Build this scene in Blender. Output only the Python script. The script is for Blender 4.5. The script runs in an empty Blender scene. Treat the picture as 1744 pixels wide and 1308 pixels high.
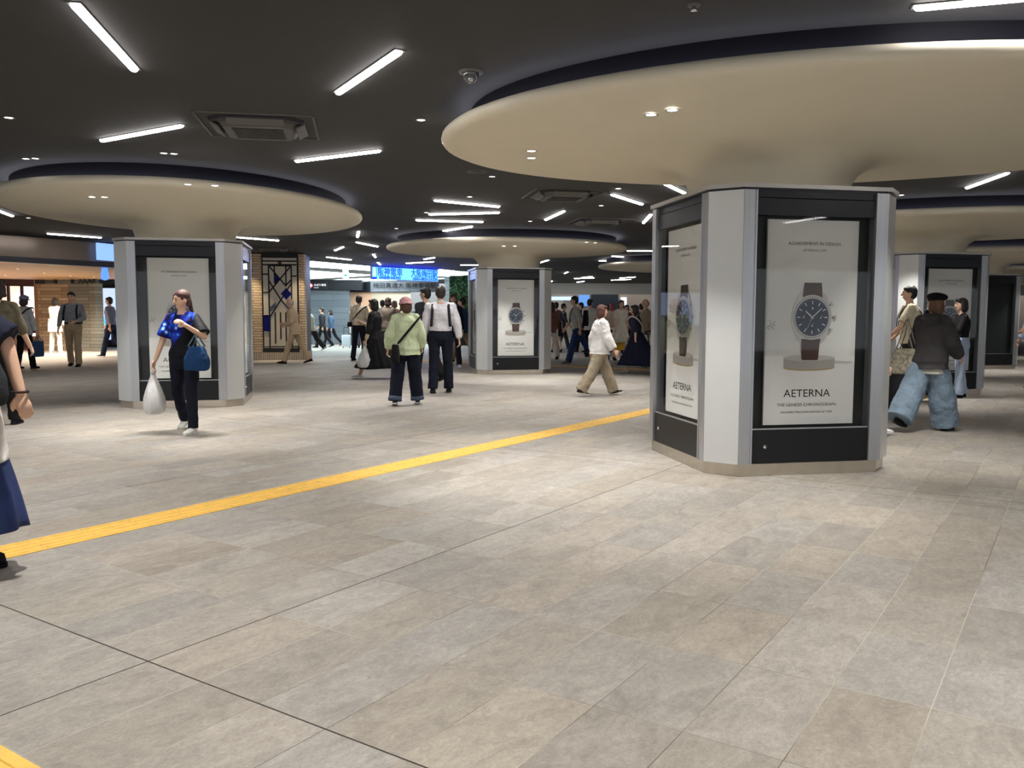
import bpy, math, random
from mathutils import Vector, Matrix, noise
PI = math.pi
random.seed(7)
col = bpy.context.scene.collection
sc = bpy.context.scene

# ------------------------------------------------------------------ camera, world, exposure
FPX = 1447.76; PITCH = .0807; ROLL = .0028; CAMH = 1.32
cF = Vector((0, math.cos(PITCH), -math.sin(PITCH))); cR0 = Vector((1, 0, 0)); cU0 = cR0.cross(cF)
cR = cR0*math.cos(ROLL)+cU0*math.sin(ROLL); cU = -cR0*math.sin(ROLL)+cU0*math.cos(ROLL)
cd = bpy.data.cameras.new('camera'); cam = bpy.data.objects.new('camera', cd); col.objects.link(cam)
cd.sensor_width = 36; cd.lens = FPX/1744*36; cd.clip_end = 300; cd.clip_start = .05
M = Matrix((cR, cU, -cF)).transposed().to_4x4(); M.translation = (0, 0, CAMH); cam.matrix_world = M
sc.camera = cam
w = bpy.data.worlds.new('world'); sc.world = w; w.use_nodes = True
w.node_tree.nodes['Background'].inputs[0].default_value = (.93, .96, 1, 1)
w.node_tree.nodes['Background'].inputs[1].default_value = 1.5
vs = sc.view_settings
vs.view_transform = 'Standard'; vs.look = 'None'; vs.gamma = 1; vs.use_curve_mapping = False; vs.exposure = 0.2
SPOT_CANOPY = 130; SPOT_CEIL = 140; SPOT_NEAR = 330; TUBE = 30; COVE = 6.0

def G(px, py, z=0.0):            # point of the photo -> point on the horizontal plane at height z
    d = cR*(px-872)+cU*(654-py)+cF*FPX
    t = (z-CAMH)/d.z
    return Vector((d.x*t, d.y*t, z))
def ztop(pt, py):                # height of a pixel row above a ground point
    d0 = math.hypot(0, pt.y)
    return CAMH+pt.y*math.tan(math.atan((654-py)/FPX)-PITCH)
CEIL = 3.1

# ------------------------------------------------------------------ materials
MATS = {}
def mat(name, c, rough=.6, metal=0., noise_amt=0., nscale=8., bump=0., bscale=40., spec=.5, coat=0., stretch=None):
    if name in MATS: return MATS[name]
    m = bpy.data.materials.new(name); m.use_nodes = True; nt = m.node_tree; b = nt.nodes['Principled BSDF']
    b.inputs['Base Color'].default_value = (*c, 1); b.inputs['Roughness'].default_value = rough
    b.inputs['Metallic'].default_value = metal; b.inputs['Specular IOR Level'].default_value = spec
    b.inputs['Coat Weight'].default_value = coat
    if noise_amt or bump:
        tc = nt.nodes.new('ShaderNodeTexCoord'); mp = nt.nodes.new('ShaderNodeMapping')
        nt.links.new(tc.outputs['Object'], mp.inputs[0])
        if stretch: mp.inputs['Scale'].default_value = stretch
        n = nt.nodes.new('ShaderNodeTexNoise'); n.inputs['Scale'].default_value = nscale; n.inputs['Detail'].default_value = 4
        nt.links.new(mp.outputs[0], n.inputs['Vector'])
        if noise_amt:
            r = nt.nodes.new('ShaderNodeValToRGB')
            r.color_ramp.elements[0].position = .3; r.color_ramp.elements[1].position = .7
            r.color_ramp.elements[0].color = (*[max(0, x*(1-noise_amt)) for x in c], 1)
            r.color_ramp.elements[1].color = (*[min(1, x*(1+noise_amt)) for x in c], 1)
            nt.links.new(n.outputs[0], r.inputs[0]); nt.links.new(r.outputs[0], b.inputs['Base Color'])
        if bump:
            n2 = nt.nodes.new('ShaderNodeTexNoise'); n2.inputs['Scale'].default_value = bscale; n2.inputs['Detail'].default_value = 3
            nt.links.new(mp.outputs[0], n2.inputs['Vector'])
            bp = nt.nodes.new('ShaderNodeBump'); bp.inputs['Strength'].default_value = bump; bp.inputs['Distance'].default_value = .01
            nt.links.new(n2.outputs[0], bp.inputs['Height']); nt.links.new(bp.outputs[0], b.inputs['Normal'])
    MATS[name] = m; return m
def emit(name, c, s):
    if name in MATS: return MATS[name]
    m = bpy.data.materials.new(name); m.use_nodes = True; b = m.node_tree.nodes['Principled BSDF']
    b.inputs['Base Color'].default_value = (*[x*.8 for x in c], 1)
    b.inputs['Emission Color'].default_value = (*c, 1); b.inputs['Emission Strength'].default_value = s
    MATS[name] = m; return m
def cloth(c, name=None, amt=.12):
    k = name or 'cloth_%02x%02x%02x' % tuple(int(255*min(1, x)) for x in c)
    return mat(k, c, .85, 0, amt, 9, .35, 28, spec=.2)
def srgb(r, g, b):
    f = lambda v: (v/255/12.92) if v/255 <= .04045 else ((v/255+.055)/1.055)**2.4
    return (f(r), f(g), f(b))

# ------------------------------------------------------------------ mesh builder
class MB:
    def __init__(s): s.v = []; s.f = []; s.m = []
    def add(s, vs, fs, mi=0):
        o = len(s.v); s.v += [tuple(v) for v in vs]; s.f += [tuple(i+o for i in f) for f in fs]; s.m += [mi]*len(fs)
    def box(s, a, b, mi=0, X=None):
        x0, y0, z0 = a; x1, y1, z1 = b
        vs = [Vector(p) for p in ((x0,y0,z0),(x1,y0,z0),(x1,y1,z0),(x0,y1,z0),(x0,y0,z1),(x1,y0,z1),(x1,y1,z1),(x0,y1,z1))]
        if X: vs = [X @ v for v in vs]
        s.add(vs, [(0,3,2,1),(4,5,6,7),(0,1,5,4),(1,2,6,5),(2,3,7,6),(3,0,4,7)], mi)
    def prism(s, poly, z0, z1, mi=0, poly1=None):
        n = len(poly); p1 = poly1 or poly
        s.add([(p[0], p[1], z0) for p in poly]+[(p[0], p[1], z1) for p in p1],
              [tuple(range(n))[::-1], tuple(range(n, 2*n))]+[(i, (i+1) % n, n+(i+1) % n, n+i) for i in range(n)], mi)
    def loft(s, rings, mi=0, cap=True, closed=False):
        n = len(rings[0]); vs = [v for r in rings for v in r]; fs = []
        k = len(rings)
        for j in range(k if closed else k-1):
            for i in range(n):
                a = j*n+i; b = j*n+(i+1) % n; c = ((j+1) % k)*n+(i+1) % n; d = ((j+1) % k)*n+i
                fs.append((a, b, c, d))
        if cap and not closed: fs += [tuple(range(n))[::-1], tuple(range((k-1)*n, k*n))]
        s.add(vs, fs, mi)
    def ell(s, c, r, mi=0, n=14, k=8, X=None):
        rings = []
        for j in range(k+1):
            ph = -PI/2+PI*(j+.02*(1 if j == 0 else -1 if j == k else 0))/k
            if j == 0: ph = -PI/2+.05
            if j == k: ph = PI/2-.05
            ring = [Vector((r[0]*math.cos(ph)*math.cos(t), r[1]*math.cos(ph)*math.sin(t), r[2]*math.sin(ph))) for t in [2*PI*i/n for i in range(n)]]
            ring = [(X @ v if X else v)+Vector(c) for v in ring]; rings.append(ring)
        s.loft(rings, mi)
    def cap(s, a, b, ra, rb, mi=0, n=12, flat=False, side=None, sq=1.0, flatb=None):
        """tapered rounded limb from a to b; sq squeezes it across `side`"""
        a = Vector(a); b = Vector(b); d = (b-a); L = d.length or 1e-6; d = d/L
        u = Vector(side) if side else (Vector((1, 0, 0)) if abs(d.x) < .9 else Vector((0, 1, 0)))
        u = (u-d*u.dot(d)).normalized(); v = d.cross(u)
        if flatb is None: flatb = flat
        R = []
        def ring(p, r): R.append([p+u*(r*math.cos(t))+v*(r*sq*math.sin(t)) for t in [2*PI*i/n for i in range(n)]])
        if not flat:
            for th in (80, 55, 28): ring(a-d*ra*math.sin(math.radians(th)), ra*math.cos(math.radians(th)))
        ring(a, ra); ring(a+d*L/2, (ra+rb)/2); ring(b, rb)
        if not flatb:
            for th in (28, 55, 80): ring(b+d*rb*math.sin(math.radians(th)), rb*math.cos(math.radians(th)))
        s.loft(R, mi)
    def tube(s, pts, r, mi=0, n=8, closed=False, sq=1.0, up=None):
        pts = [Vector(p) for p in pts]; R = []; k = len(pts)
        for i, p in enumerate(pts):
            if closed: d = pts[(i+1) % k]-pts[i-1]
            else: d = pts[min(i+1, k-1)]-pts[max(i-1, 0)]
            d = d.normalized(); u = Vector(up) if up else (Vector((0, 0, 1)) if abs(d.z) < .95 else Vector((1, 0, 0)))
            u = (u-d*u.dot(d)).normalized(); v = d.cross(u)
            R.append([p+u*(r*math.cos(t))+v*(r*sq*math.sin(t)) for t in [2*PI*j/n for j in range(n)]])
        s.loft(R, mi, closed=closed)
    def build(s, name, mats, parent=None, smooth=False, loc=None, rz=0):
        me = bpy.data.meshes.new(name); me.from_pydata(s.v, [], s.f)
        for m in (mats if isinstance(mats, (list, tuple)) else [mats]): me.materials.append(m)
        me.polygons.foreach_set('material_index', s.m)
        if smooth: me.polygons.foreach_set('use_smooth', [True]*len(s.f))
        me.update(); o = bpy.data.objects.new(name, me); col.objects.link(o)
        if parent: o.parent = parent
        if loc: o.location = loc
        if rz: o.rotation_euler.z = rz
        return o
def lab(o, label, cat, group=None):
    o['label'] = label; o['category'] = cat
    if group: o['group'] = group
    return o
def empty(name, loc=(0, 0, 0), rz=0, label=None, cat=None, group=None):
    o = bpy.data.objects.new(name, None); o.empty_display_size = .1; col.objects.link(o); o.location = loc; o.rotation_euler.z = rz
    if label: lab(o, label, cat, group)
    return o
def struct(o): o['kind'] = 'structure'; return o
def kids(o): return [c for c in bpy.data.objects if c.parent == o]
def copy_tree(o, parent=None, childmap=None):
    if childmap is None:
        childmap = {}
        for c in bpy.data.objects:
            if c.parent: childmap.setdefault(c.parent.name, []).append(c)
    c = o.copy(); col.objects.link(c); c.parent = parent
    for ch in childmap.get(o.name, []): copy_tree(ch, c, childmap)
    return c
def bevel(o, w=.005, seg=2):
    m = o.modifiers.new('bevel', 'BEVEL'); m.width = w; m.segments = seg; m.limit_method = 'ANGLE'; return o
def text(body, width, m, parent, loc, rot=(PI/2, 0, 0), ext=.0, name='lettering', height=None, bold=0.):
    cu = bpy.data.curves.new(name, 'FONT'); cu.body = body; cu.align_x = 'CENTER'; cu.align_y = 'CENTER'; cu.extrude = ext; cu.offset = bold
    cu.materials.append(m); cu.resolution_u = 3
    o = bpy.data.objects.new(name, cu); col.objects.link(o); bpy.context.view_layer.update()
    me = bpy.data.meshes.new_from_object(o.evaluated_get(bpy.context.evaluated_depsgraph_get())); dm = o.dimensions.copy()
    bpy.data.objects.remove(o); o = bpy.data.objects.new(name, me); col.objects.link(o)
    if not me.materials: me.materials.append(m)
    xs = [v.co.x for v in me.vertices]; ys = [v.co.y for v in me.vertices]; dm = Vector((max(xs)-min(xs), max(ys)-min(ys))); cx, cy = (max(xs)+min(xs))/2, (max(ys)+min(ys))/2
    for v in me.vertices: v.co.x -= cx; v.co.y -= cy
    s = width/max(dm.x, 1e-3); sy = s if height is None else height/max(dm.y, 1e-3)
    o.scale = (s, sy, 1); o.parent = parent; o.location = loc; o.rotation_euler = rot
    return o

# ------------------------------------------------------------------ floor
YW = .588
def uvp(u, v): return (u*math.sin(YW)+v*math.cos(YW), u*math.cos(YW)-v*math.sin(YW))
def floor_mat():
    m = bpy.data.materials.new('stone_tiles'); m.use_nodes = True; nt = m.node_tree; N = nt.nodes; L = nt.links; b = N['Principled BSDF']
    geo = N.new('ShaderNodeNewGeometry'); mp = N.new('ShaderNodeMapping')
    mp.inputs['Rotation'].default_value = (0, 0, YW-PI/2)       # x -> u axis, y -> -v axis
    L.new(geo.outputs['Position'], mp.inputs[0])
    sx = N.new('ShaderNodeSeparateXYZ')
    # u = x sin + y cos ; v = x cos - y sin
    s0 = N.new('ShaderNodeSeparateXYZ'); L.new(geo.outputs['Position'], s0.inputs[0])
    def mth(op, a, bb=None, c=None):
        n = N.new('ShaderNodeMath'); n.operation = op
        for i, q in enumerate((a, bb, c)):
            if q is None: continue
            if isinstance(q, (int, float)): n.inputs[i].default_value = q
            else: L.new(q, n.inputs[i])
        return n.outputs[0]
    X, Y = s0.outputs[0], s0.outputs[1]
    u = mth('ADD', mth('MULTIPLY', X, math.sin(YW)), mth('MULTIPLY', Y, math.cos(YW)))
    v = mth('SUBTRACT', mth('MULTIPLY', X, math.cos(YW)), mth('MULTIPLY', Y, math.sin(YW)))
    TU, TV, U0, V0 = .6235, .3178, 1.85, -2.9
    cu_ = mth('DIVIDE', mth('SUBTRACT', u, U0), TU); cv_ = mth('DIVIDE', mth('SUBTRACT', v, V0), TV)
    iu = mth('FLOOR', cu_); iv = mth('FLOOR', cv_); fu = mth('FRACT', cu_); fv = mth('FRACT', cv_)
    # some tiles are split in half: per-row random
    wn = N.new('ShaderNodeTexWhiteNoise'); wn.noise_dimensions = '2D'
    cmb = N.new('ShaderNodeCombineXYZ'); L.new(iu, cmb.inputs[0]); L.new(iv, cmb.inputs[1]); L.new(cmb.outputs[0], wn.inputs['Vector'])
    rnd = wn.outputs['Value']
    wn2 = N.new('ShaderNodeTexWhiteNoise'); wn2.noise_dimensions = '3D'
    cmb2 = N.new('ShaderNodeCombineXYZ'); L.new(iu, cmb2.inputs[0]); L.new(iv, cmb2.inputs[1]); cmb2.inputs[2].default_value = 5; L.new(cmb2.outputs[0], wn2.inputs['Vector'])
    # joints
    du = mth('MULTIPLY', mth('MINIMUM', fu, mth('SUBTRACT', 1, fu)), TU)
    dv = mth('MULTIPLY', mth('MINIMUM', fv, mth('SUBTRACT', 1, fv)), TV)
    ju = mth('LESS_THAN', du, .0013); jv = mth('LESS_THAN', dv, .0016)
    joint = mth('MAXIMUM', ju, jv)
    # wide dark expansion joints
    def seam(co, at, wd): return mth('LESS_THAN', mth('ABSOLUTE', mth('SUBTRACT', co, at)), wd)
    seams = [seam(u, 1.85, .0035), seam(v, -2.9, .0035), seam(v, -6.02, .004), seam(u, 6.97, .004), seam(u, 6.70, .003), seam(u, 12.3, .004), seam(v, -9.4, .004), seam(v, .27, .0035), seam(u, 17.3, .005)]
    dark = seams[0]
    for q in seams[1:]: dark = mth('MAXIMUM', dark, q)
    # stone colour: tone per tile + veins + grain; vein coordinates jump tile to tile
    off = N.new('ShaderNodeVectorMath'); off.operation = 'MULTIPLY_ADD'
    L.new(wn.outputs['Color'], off.inputs[0]); off.inputs[1].default_value = (30, 30, 30); L.new(mp.outputs[0], off.inputs[2])
    sc1 = N.new('ShaderNodeVectorMath'); sc1.operation = 'MULTIPLY'; L.new(off.outputs[0], sc1.inputs[0]); sc1.inputs[1].default_value = (1.0, 1.7, 1)
    rt = N.new('ShaderNodeMapping'); rt.inputs['Rotation'].default_value = (0, 0, .35); L.new(sc1.outputs[0], rt.inputs[0])
    nA = N.new('ShaderNodeTexNoise'); nA.inputs['Scale'].default_value = 4.6; nA.inputs['Detail'].default_value = 10; nA.inputs['Roughness'].default_value = .74; nA.inputs['Distortion'].default_value = .7
    L.new(rt.outputs[0], nA.inputs['Vector'])
    nB = N.new('ShaderNodeTexNoise'); nB.inputs['Scale'].default_value = 90; nB.inputs['Detail'].default_value = 4; nB.inputs['Roughness'].default_value = .7
    L.new(geo.outputs['Position'], nB.inputs['Vector'])
    r = N.new('ShaderNodeValToRGB'); e = r.color_ramp.elements
    e[0].position = .30; e[0].color = (*srgb(138, 131, 123), 1); e[1].position = .72; e[1].color = (*srgb(172, 165, 155), 1)
    e2 = r.color_ramp.elements.new(.5); e2.color = (*srgb(157, 150, 141), 1)
    L.new(nA.outputs[0], r.inputs[0])
    tone = N.new('ShaderNodeMapRange'); L.new(rnd, tone.inputs[0]); tone.inputs[3].default_value = .88; tone.inputs[4].default_value = 1.08
    gr = N.new('ShaderNodeMapRange'); L.new(nB.outputs[0], gr.inputs[0]); gr.inputs[1].default_value = .3; gr.inputs[2].default_value = .7; gr.inputs[3].default_value = .88; gr.inputs[4].default_value = 1.1
    nC = N.new('ShaderNodeTexNoise'); nC.inputs['Scale'].default_value = 26; nC.inputs['Detail'].default_value = 7; nC.inputs['Roughness'].default_value = .8; nC.inputs['Distortion'].default_value = .5
    L.new(rt.outputs[0], nC.inputs['Vector'])
    gc = N.new('ShaderNodeMapRange'); L.new(nC.outputs[0], gc.inputs[0]); gc.inputs[1].default_value = .32; gc.inputs[2].default_value = .68; gc.inputs[3].default_value = .82; gc.inputs[4].default_value = 1.17
    tn = mth('MULTIPLY', mth('MULTIPLY', tone.outputs[0], gr.outputs[0]), gc.outputs[0])
    mul = N.new('ShaderNodeVectorMath'); mul.operation = 'SCALE'; L.new(r.outputs[0], mul.inputs[0]); L.new(tn, mul.inputs['Scale'])
    hs = N.new('ShaderNodeHueSaturation'); L.new(mul.outputs[0], hs.inputs['Color'])
    hh = N.new('ShaderNodeMapRange'); L.new(wn2.outputs['Value'], hh.inputs[0]); hh.inputs[3].default_value = .65; hh.inputs[4].default_value = 1.15; L.new(hh.outputs[0], hs.inputs['Saturation'])
    mx = N.new('ShaderNodeMix'); mx.data_type = 'RGBA'; L.new(joint, mx.inputs[0]); L.new(hs.outputs[0], mx.inputs[6]); 
    nj = N.new('ShaderNodeTexNoise'); nj.inputs['Scale'].default_value = .8; nj.inputs['Detail'].default_value = 2; L.new(geo.outputs['Position'], nj.inputs['Vector'])
    rj = N.new('ShaderNodeValToRGB'); rj.color_ramp.elements[0].position = .42; rj.color_ramp.elements[1].position = .56; rj.color_ramp.elements[0].color = (*srgb(98, 90, 82), 1); rj.color_ramp.elements[1].color = (*srgb(186, 178, 166), 1)
    L.new(nj.outputs[0], rj.inputs[0]); L.new(rj.outputs[0], mx.inputs[7])
    mx2 = N.new('ShaderNodeMix'); mx2.data_type = 'RGBA'; L.new(dark, mx2.inputs[0]); L.new(mx.outputs[2], mx2.inputs[6]); mx2.inputs[7].default_value = (*srgb(52, 46, 42), 1)
    L.new(mx2.outputs[2], b.inputs['Base Color'])
    rr = N.new('ShaderNodeMapRange'); L.new(nA.outputs[0], rr.inputs[0]); rr.inputs[3].default_value = .52; rr.inputs[4].default_value = .78; L.new(rr.outputs[0], b.inputs['Roughness'])
    b.inputs['Specular IOR Level'].default_value = .22
    ht = mth('SUBTRACT', mth('ADD', mth('MULTIPLY', nA.outputs[0], .35), mth('ADD', mth('MULTIPLY', nB.outputs[0], .12), mth('MULTIPLY', nC.outputs[0], .7))), mth('MULTIPLY', mth('MAXIMUM', joint, dark), .6))
    bp = N.new('ShaderNodeBump'); bp.inputs['Strength'].default_value = .55; bp.inputs['Distance'].default_value = .005
    L.new(ht, bp.inputs['Height']); L.new(bp.outputs[0], b.inputs['Normal'])
    return m
mb = MB(); mb.prism([(-60, -14), (60, -14), (60, 75), (-60, 75)], -.2, 0); struct(mb.build('floor', floor_mat()))

# yellow tactile strips: separate tiles with four raised bars
m_yel = mat('tactile_yellow', srgb(232, 186, 84), .6, 0, .10, 14, .2, 60)
m_yel2 = mat('tactile_joint', srgb(176, 130, 50), .7)
def strip(name, axis, c0, c1, a0, a1, first, label):
    mb = MB(); T = .3135; k0 = math.ceil((a0-first)/T)
    def P(a, c): return uvp(a, c) if axis == 'u' else uvp(c, a)
    def slab(a, b, c, d, z0, z1, mi, ins=0):
        lo = [P(a, c), P(b, c), P(b, d), P(a, d)]
        if axis == 'v': lo = lo[::-1]
        hi = [P(a+ins, c+ins), P(b-ins, c+ins), P(b-ins, d-ins), P(a+ins, d-ins)]
        if axis == 'v': hi = hi[::-1]
        lo = lo[::-1]; hi = hi[::-1]
        mb.prism(lo, z0, z1, mi, hi)
    slab(a0, a1, c0, c1, -.01, .0015, 1)
    n = int((a1-a0)/T)
    for i in range(n):
        a = first+(k0+i)*T
        slab(a+.0015, a+T-.0015, c0+.001, c1-.001, .001, .003, 0)
        for j in range(4):
            cc = c0+(c1-c0)*(j+.5)/4
            slab(a+.012, a+T-.012, cc-.013, cc+.013, .002, .0075, 0, .004)
    return lab(mb.build(name, [m_yel, m_yel2]), label, 'tactile paving')
strip('tactile_strip', 'u', -5.06, -4.77, 1.3, 18.9, 2.46, 'long yellow ribbed tactile paving strip running diagonally across the tiled floor')
strip('tactile_strip', 'v', .92, 1.22, -6, -2.35, -2.7, 'short yellow tactile paving corner at the bottom left edge of the photo')
strip('tactile_strip', 'v', 18.95, 19.24, -16, -7, -2.7, 'distant thin yellow tactile strip passing behind the white bloused woman')

# ------------------------------------------------------------------ ceiling and far shell
m_ceil = mat('ceiling_charcoal', srgb(46, 46, 47), .75, 0, .04, 1.5)
edge = [(-26, 2), (-15.5, 14.5), (-11.6, 19.4), (-9.96, 21.4), (-6.97, 28.07), (-4.89, 32.05), (-1.73, 34.9), (2.2, 48), (60, 48)]
mb = MB(); mb.prism([(-26, -14), (60, -14)]+edge[::-1][0:0]+[(60, 48), (2.2, 48), (-1.73, 34.9), (-4.89, 32.05), (-6.97, 28.07), (-9.96, 21.4), (-11.6, 19.4), (-15.5, 14.5), (-26, 2)], CEIL, CEIL+.25)
struct(mb.build('ceiling', m_ceil))
m_hall = mat('hall_ceiling_grey', srgb(120, 122, 125), .5)
mb = MB(); mb.prism([(-45, 2), (-26, 2), (-15.5, 14.5), (-11.6, 19.4), (-9.96, 21.4), (-6.97, 28.07), (-4.89, 32.05), (-1.73, 34.9), (2.2, 48), (2.2, 75), (-45, 75)], CEIL+.18, CEIL+.35)
struct(mb.build('ceiling_2', m_hall))
m_wallg = mat('far_wall_grey', srgb(150, 143, 134), .6, 0, .05, 2)
mb = MB(); mb.box((2.2, 47.5, 2.5), (60, 48, CEIL)); struct(mb.build('trim_1', mat('beam_pale', srgb(205, 202, 196), .5)))
mb = MB(); mb.box((-45, 60, 0), (60, 60.4, 3.5)); struct(mb.build('wall_back', m_wallg))
mb = MB(); mb.box((44, -14, 0), (44.4, 60, 3.4)); struct(mb.build('wall_right', m_wallg))

# ------------------------------------------------------------------ linear ceiling lights
m_tube = emit('tube_white', (1, .955, .93), TUBE)
m_rim = mat('light_trim', srgb(90, 88, 86), .5)
tubes = [((78, -48), (255, 145)), ((172, 238), (311, 212)), ((575, 157), (681, 85)), ((503, 273), (648, 255)), ((-75, 330), (60, 382)), ((80, 397), (173, 404)),
 ((402, 403), (475, 409)), ((562, 430), (595, 415)), ((603, 411), (647, 420)), ((608, 407), (612, 388)), ((632, 428), (642, 441)), ((643, 446), (648, 451)),
 ((739, 340), (851, 351)), ((730, 364), (851, 361)), ((708, 374), (823, 377)), ((719, 398), (836, 380)), ((928, 374), (962, 358)), ((1042, 330), (1094, 347)),
 ((1131, 311), (1166, 328)), ((1095, 380), (1110, 363)), ((1646, 319), (1717, 293)), ((554, 437), (600, 442)), ((688, 448), (742, 445)), ((747, 458.6), (778, 461.7)),
 ((722, 441), (740, 438)), ((798, 451), (813, 451)), ((919, 447), (935, 442)), ((957, 468), (972, 460)), ((936, 481), (942, 477)), ((1068, 426.5), (1125, 426.5)), ((1042, 435.5), (1091, 439)),
 ((1020, 443.5), (1089, 443)), ((969, 475), (1033, 467.5)), ((978, 473.8), (1012, 473)), ((978, 481), (1000, 478)), ((1052, 473.5), (1086, 471)), ((1035, 477), (1081, 475)), ((1652, 2), (1760, -8))]
tl = ['topmost left, running off the top of the photo', 'left of the big air conditioner', 'steeply slanted near the photo top, upper centre', 'right below the big air conditioner', 'entering at the left photo edge under the left canopy',
 'just above the brown glossy fascia at left', 'right beside the left pillar top', 'slanted one left above the station sign', 'above the station sign, joining two others', 'steep short one above the station sign', 'pointing down at the blue sign corner', 'dot-like, touching the blue sign',
 'topmost of the four fanned lights at centre', 'second of the four fanned lights at centre', 'third of the four fanned lights at centre', 'lowest slanted one of the four fanned lights', 'slanted, between the two distant air conditioners', 'slanted, left of the large canopy neck, left one', 'touching the large canopy edge above the large pillar',
 'beside the left top corner of the large pillar', 'at the right edge below the large canopy', 'thin one just above the bright hall ceiling', 'thin one above the middle of the blue sign', 'thin one right end of the blue sign', 'tiny one under the centre canopy, left side', 'tiny one beside the neck of the centre canopy', 'short one crossing the rim right of the centre neck', 'slanted, right of the centre pillar top', 'round-looking dot right of the centre pillar',
 'highest horizontal one left of the large pillar', 'second one left of the large pillar', 'third one left of the large pillar', 'long one in front of the pale far beam', 'thin one doubling the long one by the far beam', 'lowest one above the pale far beam', 'thin one under the far canopy', 'lower thin one under the far canopy', 'cut by the top right photo edge']
def tube_light(A, B, label):
    A = Vector(A); B = Vector(B); d = B-A; L = min(d.length, 1.6)
    o = empty('linear_ceiling_light', ((A.x+B.x)/2, (A.y+B.y)/2, CEIL), math.atan2(d.y, d.x), label, 'ceiling light', 'white linear ceiling lights')
    L = max(L, .9) if L > .5 else .9
    L = min(L, 1.35)
    mb = MB(); mb.box((-L/2-.012, -.04, -.006), (L/2+.012, .04, .01)); mb.build('trim_frame', m_rim, o)
    mb = MB(); mb.cap((-L/2+.03, 0, -.006), (L/2-.03, 0, -.006), .03, .03, n=10, side=(0, 1, 0), sq=.75); mb.build('diffuser', m_tube, o, True)
    return o
for (a, b), l in zip(tubes, tl):
    tube_light(G(*a, CEIL), G(*b, CEIL), 'white linear ceiling light, '+l)
for i, (x, y, r) in enumerate([(-5, 3.2, .4), (-1.6, 1.2, 1.9), (2.6, 1.5, 2.5), (5.6, 4.0, .9), (-3, -2, 1.1), (1, -3, .3), (4.5, -2.4, 2.0), (-7.5, 6.5, 2.3), (9, 6.6, .5), (-8, -1, .2), (8.5, 0, 1.6), (14, 12, .4), (11.5, 16.5, 1.2), (18, 18, .2), (16, 25, 2), (9, 22, .9)]):
    d = Vector((math.cos(r), math.sin(r), 0))*.63
    tube_light(Vector((x, y, CEIL))-d, Vector((x, y, CEIL))+d, ['white linear ceiling light outside the picture, behind or beside the camera', 'white linear ceiling light out in the hidden right part of the hall'][i > 10])

# ------------------------------------------------------------------ downlights
m_lens = emit('downlight_lens', (1, .95, .88), 6)
m_ringw = mat('downlight_ring_white', srgb(200, 196, 188), .4)
m_ringd = mat('downlight_ring_dark', srgb(70, 69, 68), .4)
def dl_mesh():
    r = MB(); n = 20
    out = [Vector((.055*math.cos(2*PI*i/n), .055*math.sin(2*PI*i/n), 0)) for i in range(n)]
    r.loft([[v*1.0 for v in out], [v*.98+Vector((0, 0, -.004)) for v in out], [v*.72+Vector((0, 0, -.004)) for v in out], [v*.66+Vector((0, 0, .0)) for v in out]], cap=False)
    l = MB(); l.loft([[v*.66+Vector((0, 0, .002)) for v in out], [v*.64+Vector((0, 0, -.002)) for v in out]])
    return r, l
spotd = {}
def spot(loc, power, parent=None, size=115, blend=.9, rad=.05, c=(1, .965, .91)):
    k = (power, size)
    if k not in spotd:
        l = bpy.data.lights.new('downlight_lamp', 'SPOT'); l.energy = power; l.spot_size = math.radians(size); l.spot_blend = blend
        l.shadow_soft_size = rad; l.color = c; spotd[k] = l
    o = bpy.data.objects.new('downlight_lamp', spotd[k]); col.objects.link(o); o.location = loc
    if parent: o.parent = parent
    return o

# ------------------------------------------------------------------ mushroom canopies
m_can = mat('canopy_plaster', srgb(214, 206, 186), .65, 0, .015, 3)
m_col = mat('canopy_collar_navy', srgb(11, 11, 20), .7, spec=.2)
m_cove = emit('cove_glow', (.86, .86, 1.0), COVE)
AX = math.radians(11.1)
def canopy(pc, off, ra, rb, ang, label, dl):
    o = empty('ceiling_canopy', (pc[0], pc[1], CEIL), 0, label, 'canopy', 'white mushroom canopies over the pillars')
    n = 96
    def rim(f, z, inset=0.):
        R = []
        for i in range(n):
            t = 2*PI*i/n
            # f: 0 = neck circle (r .70), 1 = rim ellipse
            ex, ey = (ra-inset)*math.cos(t), (rb-inset)*math.sin(t)
            c, s = math.cos(ang), math.sin(ang)
            X, Y = ex*c-ey*s+off[0], ex*s+ey*c+off[1]
            # neck point in the same direction
            th = math.atan2(ey, ex)+ang
            nx, ny = .70*math.cos(th), .70*math.sin(th)
            R.append(Vector((nx+(X-nx)*f, ny+(Y-ny)*f, z-CEIL)))
        return R
    prof = [(0, 2.36), (0, 2.44), (.008, 2.50), (.022, 2.56), (.045, 2.61), (.08, 2.65), (.13, 2.682), (.2, 2.706), (.3, 2.724), (.45, 2.743), (.6, 2.76), (.75, 2.777), (.88, 2.793)]
    R = [rim(f, z) for f, z in prof]
    R += [rim(1, z, i) for i, z in ((.14, 2.806), (.06, 2.815), (.02, 2.832), (0, 2.86), (.006, 2.89), (.03, 2.915), (.08, 2.925), (.2, 2.922), (.5, 2.92))]
    mb = MB(); mb.loft(R, cap=False); mb.build('disc', m_can, o, True)
    mb = MB(); mb.loft([rim(1, 2.91, .26), rim(1, CEIL+.005, .26)], cap=False); mb.build('collar', m_col, o, True)
    mb = MB(); mb.loft([rim(1, 2.926, .235), rim(1, 2.926, .19)], cap=False); mb.build('cove_light', m_cove, o, True)
    for i, (x, y) in enumerate(dl):
        # height of the underside there
        zz = 2.765-CEIL
        r, l = dl_mesh()
        a = r.build('downlight', m_ringw, o, True, (x-pc[0], y-pc[1], zz+.0)); l.build('lens', m_lens, a)
        spot((0, 0, -.03), SPOT_CANOPY, a, 84, .6)
    return o
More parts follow.
